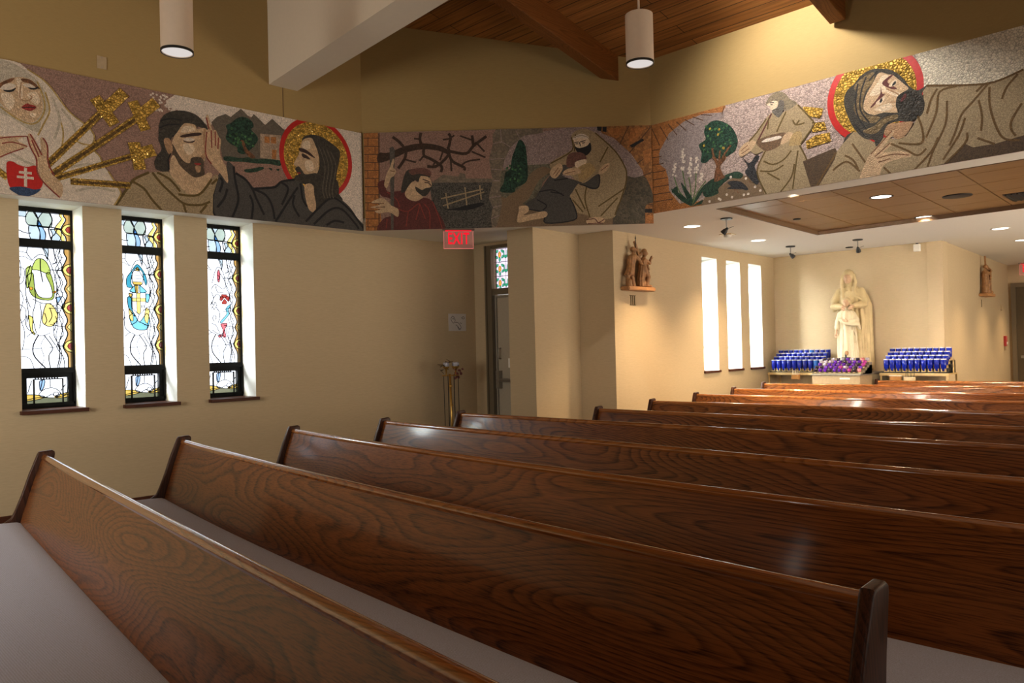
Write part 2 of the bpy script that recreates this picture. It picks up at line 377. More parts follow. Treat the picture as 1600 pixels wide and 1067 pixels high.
# veneer tiles
NI, NJ = 5, 10
def pquad(i, j):                                       # i across X, j along -Y
    xa = 7.13+2.0*0; u = i/NI; ya = 4.25-.5445*j; yb = 4.475-.562*j+(.03 if j else 0)
    xb = 9.97-(4.475-yb)*.0476
    return Vector((7.13+(xb-7.13)*u, ya+(yb-ya)*u))
fld = empty('ceiling_panel_field', (8.5, 2, RZ), kind='structure')
for j in range(NJ):
    bm = new()
    for i in range(NI):
        a, b, c, d = pquad(i, j), pquad(i+1, j), pquad(i+1, j+1), pquad(i, j+1); g, g2 = .0045, .008
        da, dn = (b-a).normalized(), (d-a).normalized(); O = Vector((8.5, 2))
        q = [a+da*g+dn*g2-O, b-da*g+dn*g2-O, c-da*g-dn*g2-O, d+da*g-dn*g2-O]
        prism(bm, [tuple(v) for v in q], 0, .02)
    bmesh.ops.recalc_face_normals(bm, faces=bm.faces[:]); obj('panel', bm, 'veneer', fld)
bm = new(); prism(bm, [(6.9, 4.6), (10.1, 4.6), (10.1, -1.3), (6.9, -1.3)], RZ+.022, RZ+.03); struct('ceiling_panel_backing', bm, 'black')

# nave: mural walls above the low ceiling, wooden roof, beams, header
roofz = lambda x: 4.424+.232*(6.831-abs(x))
DG0, DG1 = Vector((4.690, 7.0)), Vector((6.846, 4.835))
def upper(name, p0, p1, za, zb, thick=.2, out=1):
    p0, p1 = Vector(p0), Vector(p1); d = (p1-p0).normalized(); n = Vector((-d.y, d.x))*thick*out; bm = new()
    lo = [bm.verts.new((p.x, p.y, CEIL+.012)) for p in (p0, p1, p1+n, p0+n)]
    hi = [bm.verts.new((p.x, p.y, z)) for p, z in ((p0, za), (p1, zb), (p1+n, zb), (p0+n, za))]
    bm.faces.new(lo); bm.faces.new(hi)
    for i in range(4): bm.faces.new([lo[i], lo[(i+1) % 4], hi[(i+1) % 4], hi[i]])
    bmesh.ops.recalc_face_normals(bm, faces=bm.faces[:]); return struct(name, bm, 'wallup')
bm = new(); pts = [(-6.8, CEIL+.012), (4.69, CEIL+.012), (4.69, roofz(4.69)+.1), (0, roofz(0)+.1), (-6.8, roofz(6.8)+.1)]
lo = [bm.verts.new((x, 7.0, z)) for x, z in pts]; hi = [bm.verts.new((x, 7.2, z)) for x, z in pts]; bm.faces.new(lo); bm.faces.new(hi)
for i in range(5): bm.faces.new([lo[i], lo[(i+1) % 5], hi[(i+1) % 5], hi[i]])
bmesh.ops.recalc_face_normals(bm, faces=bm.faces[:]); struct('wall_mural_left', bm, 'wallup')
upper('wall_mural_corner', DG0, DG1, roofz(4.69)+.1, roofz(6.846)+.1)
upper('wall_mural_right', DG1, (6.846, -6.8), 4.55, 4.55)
bm = new()
for x0, x1 in ((-6.9, 0), (0, 7.0)):
    q = [bm.verts.new((x, y, roofz(x)+k)) for k in (0, .1) for x, y in ((x0, -6.9), (x1, -6.9), (x1, 7.2), (x0, 7.2))]
    for f in ((0,1,2,3), (4,5,6,7), (0,1,5,4), (1,2,6,5), (2,3,7,6), (3,0,4,7)): bm.faces.new([q[i] for i in f])
bmesh.ops.recalc_face_normals(bm, faces=bm.faces[:]); struct('ceiling_wood', bm, 'planks')
bm = new(); pts = [(-6.8, 4.2), (6.85, 4.2), (6.85, roofz(6.85)+.1), (0, roofz(0)+.1), (-6.8, roofz(6.8)+.1)]
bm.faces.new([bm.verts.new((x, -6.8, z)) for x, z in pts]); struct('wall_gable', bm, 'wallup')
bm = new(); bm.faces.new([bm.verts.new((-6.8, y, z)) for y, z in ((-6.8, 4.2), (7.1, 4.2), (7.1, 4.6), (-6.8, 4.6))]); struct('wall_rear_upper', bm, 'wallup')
for k, y in enumerate((5.135, 2.815, .49, -1.83, -4.15)):
    bm = new(); q = []
    for x in (0, 6.79):
        for yy in (y-.07, y+.07):
            for dz in (-.262, .02): q.append(bm.verts.new((x, yy, roofz(x)+dz)))
    for f in ((0,1,3,2), (4,6,7,5), (0,4,5,1), (2,3,7,6), (0,2,6,4), (1,5,7,3)): bm.faces.new([q[i] for i in f])
    bmesh.ops.recalc_face_normals(bm, faces=bm.faces[:]); bmesh.ops.bevel(bm, geom=bm.edges[:], offset=.006, segments=1, affect='EDGES')
    struct('beam_%d' % (k+1), bm, 'beam')
bm = new(); e0, e1 = Vector((-.16, -2.275)), Vector((-.169, -2.535)); a, b = Vector((3.638, 7.0)), Vector((3.942, 7.0))
prism(bm, [a, b, b+e1*3.2, a+e0*3.2], 4.021, 5.9); bmesh.ops.recalc_face_normals(bm, faces=bm.faces[:])
struct('beam_header', bm, 'header')
bm = new(); box(bm, 3.779, 3.785, 6.996, 7.0, 3.72, 4.02); struct('trim_joint', bm, 'brown_trim')

# mural drawings: (kind, stone, size in mm, points in mm on the mural plane); s smooth patch, f straight patch, c disc, l drawn line
MURAL = {}
MURAL['L'] = [('f','mauve',0,[200,2688,4680,2688,4680,3725,200,3725]),
('f','white',0,[2741,3733,2911,3733,3333,3726,3929,3739,4716,3738,4689,2697,3905,2723,3891,3624,3788,3605,3720,3625,3653,3628,3587,3616,3474,3656,3363,3680,3237,3611,3115,3588,3054,3518,3009,3510,2937,3554,2851,3588,2738,3595,2669,3602,2650,3655]),
('c','white',10,[2681,3617]),
('c','white',10,[2726,3589]),
('c','white',10,[2711,3590]),
('c','white',10,[2528,3636]),
('c','white',10,[2766,3651]),
('c','white',10,[2643,3700]),
('c','white',10,[2661,3644]),
('c','white',10,[2525,3680]),
('c','white',10,[2591,3567]),
('c','white',10,[2520,3561]),
('c','white',10,[2575,3691]),
('c','white',10,[2776,3612]),
('c','white',10,[2593,3559]),
('c','white',10,[2659,3624]),
('c','white',10,[2572,3559]),
('c','white',10,[2698,3579]),
('c','white',10,[2598,3625]),
('c','white',10,[2521,3596]),
('c','white',10,[2608,3681]),
('c','white',10,[2734,3676]),
('c','white',10,[2602,3648]),
('c','white',10,[2714,3604]),
('c','white',10,[2524,3577]),
('c','white',10,[2615,3633]),
('c','white',10,[2565,3555]),
('c','white',10,[2570,3592]),
('c','white',10,[2762,3596]),
('c','white',10,[2610,3673]),
('c','white',10,[2655,3605]),
('c','white',10,[2547,3589]),
('c','white',10,[2727,3604]),
('c','white',10,[2529,3549]),
('c','white',10,[2545,3662]),
('c','white',10,[2677,3584]),
('c','white',10,[2607,3569]),
('c','white',10,[2662,3692]),
('c','white',10,[2542,3696]),
('c','white',10,[2698,3573]),
('c','white',10,[2778,3675]),
('c','white',10,[2626,3698]),
('c','white',10,[2673,3600]),
('c','white',10,[2638,3667]),
('c','white',10,[2534,3556]),
('c','white',10,[2529,3631]),
('c','white',10,[2709,3584]),
('c','white',10,[2683,3609]),
('c','white',10,[2548,3646]),
('c','white',10,[2558,3573]),
('c','white',10,[2597,3652]),
('c','white',10,[2781,3616]),
('c','white',10,[2776,3689]),
('c','white',10,[2646,3612]),
('c','white',10,[2645,3692]),
('c','white',10,[2616,3559]),
('c','white',10,[2771,3656]),
('c','white',10,[2650,3684]),
('f','mauve',0,[2993,3463,3167,3213,3712,3264,3913,3041,3909,2882,3101,2909,2985,3069]),
('f','mount',0,[3054,3540,3108,3601,3192,3643,3237,3623,3340,3721,3395,3679,3434,3645,3467,3696,3539,3645,3579,3611,3655,3686,3721,3640,3779,3601,3760,3522,3730,3298,3153,3222,3126,3383,3083,3479]),
('s','green',0,[3168,3243,3229,3255,3323,3254,3418,3277,3514,3273,3646,3304,3730,3298,3729,3242,3612,3242,3481,3227,3353,3223,3228,3207,3167,3210]),
('s','green',0,[3360,3152,3431,3170,3529,3202,3561,3191,3479,3146,3383,3128]),
('s','green',0,[3607,3203,3644,3203,3635,3180]),
('s','green',0,[3686,3201,3719,3211,3710,3186]),
('f','house',0,[3528,3520,3744,3540,3730,3295,3523,3287]),
('f','brick',0,[3571,3502,3624,3506,3623,3444,3570,3440]),
('f','brick',0,[3639,3509,3693,3514,3691,3451,3638,3447]),
('f','brick',0,[3648,3387,3695,3390,3688,3300,3643,3297]),
('s','tree',0,[3236,3566,3299,3623,3362,3650,3441,3627,3464,3578,3439,3543,3495,3492,3502,3447,3452,3378,3419,3342,3355,3294,3300,3308,3293,3352,3232,3372,3187,3416,3204,3486,3192,3536]),
('s','trunk',0,[3326,3417,3361,3423,3391,3353,3474,3287,3426,3270,3371,3319,3349,3376]),
('c','leaf',14,[3248,3518]),
('c','leaf',14,[3408,3403]),
('c','leaf',14,[3309,3406]),
('c','leaf',14,[3407,3445]),
('c','leaf',14,[3381,3424]),
('c','leaf',14,[3310,3426]),
('c','leaf',14,[3292,3475]),
('c','leaf',14,[3406,3445]),
('c','leaf',14,[3292,3365]),
('c','leaf',14,[3378,3467]),
('c','leaf',14,[3229,3449]),
('c','leaf',14,[3284,3429]),
('c','leaf',14,[3333,3402]),
('c','leaf',14,[3376,3414]),
('c','leaf',14,[3306,3440]),
('c','leaf',14,[3398,3411]),
('c','leaf',14,[3306,3392]),
('c','leaf',14,[3430,3450]),
('c','leaf',14,[3454,3389]),
('c','leaf',14,[3347,3474]),
('c','leaf',14,[3263,3386]),
('c','leaf',14,[3448,3504]),
('c','red',413,[4134,3373]),
('c','gold',365,[4134,3373]),
('s','hair',0,[3968,3518,3992,3570,4086,3607,4185,3603,4290,3564,4383,3513,4404,3451,4378,3331,4352,3195,4368,3065,4423,2980,4252,2936,4122,2841,4098,2967,4092,3095,4021,3150,4131,3230,4161,3331,4145,3442,4102,3532,4067,3567,4013,3558]),
('s','skin',0,[3968,3518,4013,3558,4076,3572,4111,3521,4148,3427,4155,3322,4127,3216,4040,3198,3977,3176,3943,3195,3899,3210,3891,3241,3900,3261,3873,3273,3888,3310,3930,3384,3943,3434]),
('s','skinw',0,[3985,3513,4048,3540,4065,3478,4028,3448,3975,3455]),
('s','skinw',0,[4008,3333,4079,3335,4095,3257,4032,3232,3997,3275]),
('s','dark',0,[3936,3447,3993,3450,4063,3417,4113,3376,4080,3381,4009,3408,3948,3417]),
('s','dark',0,[3965,3398,4009,3392,4062,3355,4017,3355,3973,3364]),
('s','hair',0,[3888,3237,3927,3265,3970,3223,4004,3196,4134,3222,4104,3094,4037,3085,3967,3098,3914,3085,3866,3106,3889,3161,3920,3184,3903,3210]),
('s','lip',0,[3903,3198,3943,3207,3943,3191]),
('s','slate',0,[3198,3203,3258,3167,3270,3109,3358,3084,3452,2995,3557,3011,3640,3022,3742,3094,3863,3124,3946,3108,3984,3065,4016,2909,4058,2831,4118,2853,4253,2977,4376,3000,4499,2931,4593,2823,4709,2674,4153,2650,3074,2678,3046,2785,3056,2903,3104,3056,3150,3107,3180,3096]),
('s','skin',0,[3989,3082,4091,3087,4109,2852,4049,2833,4007,2908]),
('s','hair',0,[4102,3161,4352,3195,4377,3033,4328,2986,4225,2958,4131,2858]),
('l','black',22,[3104,3056,3055,2874,3052,2727,3078,2679]),
('l','black',22,[3258,3167,3267,3049,3295,2903,3285,2812,3233,2687]),
('l','black',22,[3276,3107,3381,3049,3443,2966,3474,2894,3551,2746]),
('l','black',22,[3192,2950,3160,2857,3095,2769]),
('l','black',22,[3410,2917,3440,2829,3421,2691]),
('l','black',22,[3443,2981,3572,2936,3636,2836,3658,2714]),
('l','black',22,[3913,3056,3806,2901,3718,2767,3666,2692]),
('l','black',22,[3876,2973,3857,2876,3924,2764]),
('l','black',22,[3993,2723,4159,2893,4272,2984,4366,2985,4536,2868,4680,2705]),
('l','black',22,[4082,2705,4269,2869,4411,2891,4572,2754,4610,2704]),
('l','black',22,[4228,2710,4323,2763,4436,2755]),
('l','black',22,[3944,3100,3963,2951,4011,2874]),
('l','black',22,[3459,2983,3573,3005,3673,3029,3742,3089,3880,3127]),
('l','black',22,[3116,2911,3148,3003,3126,3044]),
('l','black',22,[3733,3080,3809,3027,3737,2862]),
('l','hairl',12,[4156,3509,4224,3308,4191,3076,4216,2981]),
('l','hairl',12,[4201,3496,4266,3314,4228,3080,4249,2985]),
('l','hairl',12,[4247,3483,4308,3320,4265,3085,4281,2989]),
('l','hairl',12,[4293,3470,4351,3327,4303,3090,4314,2993]),
('s','hair',0,[2583,3348,2588,3432,2620,3508,2682,3563,2766,3592,2851,3596,2923,3576,2983,3527,3020,3465,2935,3479,2920,3453,2907,3488,2807,3484,2799,3454,2749,3402,2720,3357,2692,3331,2679,3252,2658,3135,2661,3030,2604,3026,2553,3043,2542,3104,2572,3164,2607,3226,2582,3291]),
('s','skin',0,[2741,3389,2806,3482,2899,3489,2920,3453,2982,3476,3011,3452,2991,3332,2994,3216,2973,3154,2956,3079,2912,3030,2841,3049,2771,3096,2717,3187,2693,3268,2713,3349]),
('s','skinw',0,[2806,3458,2877,3468,2906,3440,2848,3415,2777,3396]),
('s','skinw',0,[2796,3299,2874,3305,2895,3258,2844,3207,2802,3243]),
('s','skind',0,[2979,3460,3011,3449,2993,3317,2997,3216,2961,3182,2944,3208,2982,3257,2974,3358]),
('s','dark',0,[2769,3366,2847,3401,2949,3426,2951,3403,2861,3376,2790,3355]),
('s','cream',0,[2797,3342,2847,3365,2897,3356,2875,3338,2818,3329]),
('s','dark',0,[2792,3330,2846,3326,2901,3348,2875,3322,2817,3316]),
('s','beard',0,[2698,3283,2745,3205,2800,3143,2849,3136,2860,3178,2901,3201,2952,3202,2976,3169,2972,3111,2982,3061,2941,3016,2883,3014,2812,3059,2743,3113,2702,3171]),
('s','lip',0,[2888,3142,2951,3147,2921,3123]),
('s','skind',0,[2899,3119,2946,3121,2937,3066,2905,3069]),
('s','skind',0,[2625,3306,2664,3329,2691,3296,2701,3227,2675,3187,2648,3216]),
('s','skin',0,[2681,3139,2710,3186,2757,3108,2826,3047,2897,3013,2978,3046,3015,3073,3051,3049,2923,2858,2822,2846,2753,2908,2712,2960,2669,3025]),
('f','robe',0,[2219,2676,2324,2854,2376,2929,2496,3003,2658,3034,2726,2947,2822,2853,2923,2865,3044,3026,3082,3071,3111,3050,3055,2874,3049,2712,3066,2670,2720,2650,2320,2670]),
('l','olive',20,[2523,3007,2588,2929,2669,2855,2765,2779,2835,2761,2950,2774,3027,2812]),
('l','olive',20,[2219,2682,2324,2854,2376,2929,2496,3003]),
('l','olive',20,[2363,2906,2453,2856,2518,2768,2600,2682]),
('l','olive',20,[2785,2763,2808,2687]),
('l','olive',20,[2997,2780,2934,2700]),
('l','olive',20,[2563,3012,2671,2966,2759,2871]),
('l','olive',20,[2741,2843,2923,2861,3046,3019]),
('l','olive',20,[3099,3026,3042,2972]),
('l','black',12,[2590,3405,2666,3447,2764,3465]),
('l','black',12,[2598,3469,2695,3506,2793,3506]),
('l','black',12,[2682,3196,2660,3136,2666,3052]),
('s','skin',0,[3004,3574,3023,3603,3042,3530,3064,3468,3092,3476,3120,3419,3141,3386,3129,3266,3155,3196,3187,3142,3197,3002,3127,3081,3046,3158,3003,3229,2991,3361,3001,3457,3020,3471]),
('l','redline',11,[3050,3466,3052,3305]),
('l','redline',11,[3087,3462,3087,3330]),
('l','redline',11,[3117,3412,3109,3304]),
('l','redline',11,[3008,3444,2995,3245,3046,3158]),
('l','redline',11,[3007,3575,3030,3470]),
('f','cream',0,[1072,3672,1412,3724,1483,3728,1543,3718,1591,3685,1671,3649,1733,3599,1802,3527,1878,3412,1943,3358,2023,3307,2067,3233,2040,3166,2060,3120,2107,3075,2119,3017,2168,2965,2215,2896,2252,2825,2259,2777,2197,2660,1763,2663,1058,2662]),
('s','veil',0,[1295,3700,1482,3711,1591,3659,1676,3593,1731,3491,1734,3391,1684,3295,1664,3206,1584,3220,1476,3284,1290,3372]),
('l','goldline',12,[1591,3685,1733,3599,1878,3412,2023,3307,2067,3233,2040,3166,1973,3165]),
('l','goldline',12,[2060,3120,2107,3075,2119,3017,2099,2997]),
('l','goldline',12,[2168,2965,2252,2825,2259,2777,2197,2667]),
('l','goldline',12,[1658,3603,1700,3484,1706,3385,1665,3292,1603,3257,1512,3284,1406,3354]),
('l','goldline',12,[1713,3530,1742,3392,1696,3269,1657,3177]),
('l','goldline',12,[1800,3375,1836,3237,1821,3089]),
('l','goldline',12,[1901,3190,1953,3169,1993,3158]),
('l','veil',20,[1763,3497,1812,3334,1771,3167]),
('l','veil',20,[1826,3423,1903,3322,1940,3196]),
('l','veil',20,[1871,2952,2004,3000,2113,2987]),
('l','veil',20,[1920,2769,2055,2815,2221,2806]),
('l','veil',20,[1472,3005,1580,2952,1629,2938]),
('s','skin',0,[1385,3512,1481,3589,1566,3614,1639,3592,1678,3522,1696,3412,1675,3336,1622,3272,1560,3275,1476,3312,1406,3382,1383,3418]),
('s','skinw',0,[1413,3459,1479,3466,1502,3401,1465,3338,1424,3399]),
('s','skinw',0,[1588,3489,1650,3516,1674,3450,1649,3417,1606,3450]),
('s','skinw',0,[1517,3593,1551,3587,1557,3454,1533,3442,1525,3518]),
('s','cream',0,[1402,3502,1468,3547,1513,3536,1482,3503,1429,3487]),
('s','cream',0,[1562,3561,1626,3578,1661,3561,1613,3541,1577,3543]),
('s','trunk',0,[1385,3512,1457,3573,1502,3594,1483,3562,1432,3528,1396,3483]),
('s','trunk',0,[1551,3601,1614,3604,1673,3557,1663,3545,1614,3572,1559,3579]),
('s','black',0,[1426,3487,1473,3495,1513,3522,1494,3490,1455,3475]),
('s','black',0,[1591,3542,1632,3545,1663,3562,1657,3543,1619,3530]),
('l','skind',10,[1550,3577,1539,3493,1541,3444,1563,3432,1600,3442,1619,3470,1606,3482]),
('s','lip',0,[1547,3375,1584,3415,1605,3411,1639,3407,1647,3391,1613,3361,1580,3360]),
('l','black',6,[1550,3374,1593,3385,1645,3393]),
('s','skinw',0,[1604,3344,1648,3345,1635,3314,1610,3317]),
('s','skin',0,[1332,3093,1474,3138,1580,3159,1515,3115,1584,3079,1520,3034,1448,2994,1330,2914]),
('l','redline',9,[1355,3097,1474,3133,1580,3156]),
('l','redline',9,[1413,3072,1485,3094,1582,3076]),
('l','redline',9,[1400,2966,1472,3012,1557,3058]),
('l','gold',50,[1329,2901,1445,2814]),
('l','goldd',55,[1691,2918,2142,3471]),
('l','sworddark',23,[1691,2918,2142,3471]),
('l','gold',95,[2156,3477,2307,3656]),
('l','gold',95,[2074,3562,2224,3366]),
('l','goldd',58,[1728,2859,2412,3462]),
('l','sworddark',24,[1728,2859,2412,3462]),
('l','gold',90,[2420,3476,2569,3625]),
('l','gold',90,[2371,3593,2474,3362]),
('l','goldd',50,[1778,2855,2377,3129]),
('l','sworddark',21,[1778,2855,2377,3129]),
('l','gold',100,[2370,3128,2542,3205]),
('l','gold',100,[2375,3243,2423,3016]),
('l','goldd',55,[1882,2844,2339,2869]),
('l','sworddark',23,[1882,2844,2339,2869]),
('s','red',0,[1441,2924,1483,2943,1519,2924,1579,2916,1635,2934,1659,2878,1684,2811,1669,2763,1625,2711,1551,2681,1485,2715,1448,2779]),
('s','blue',0,[1456,2736,1516,2755,1564,2755,1626,2746,1671,2755,1625,2707,1551,2681,1491,2704]),
('f','cream',0,[1557,2909,1578,2909,1576,2760,1555,2760]),
('f','cream',0,[1523,2877,1609,2880,1609,2860,1522,2858]),
('f','cream',0,[1508,2840,1622,2842,1622,2822,1507,2821]),
('s','skin',0,[1583,3157,1602,3181,1638,3131,1677,3030,1672,3148,1692,3164,1719,3101,1723,2987,1735,2903,1804,2834,1826,2786,1802,2703,1689,2811,1647,2891,1642,3004,1594,3095]),
('l','redline',11,[1583,3157,1600,3082,1642,2989,1647,2891,1689,2811,1802,2703]),
('l','redline',11,[1602,3178,1644,3103,1682,3024]),
('l','redline',11,[1692,3161,1721,3102,1724,2973,1766,2872]),
('l','redline',11,[1613,3133,1661,3006])]
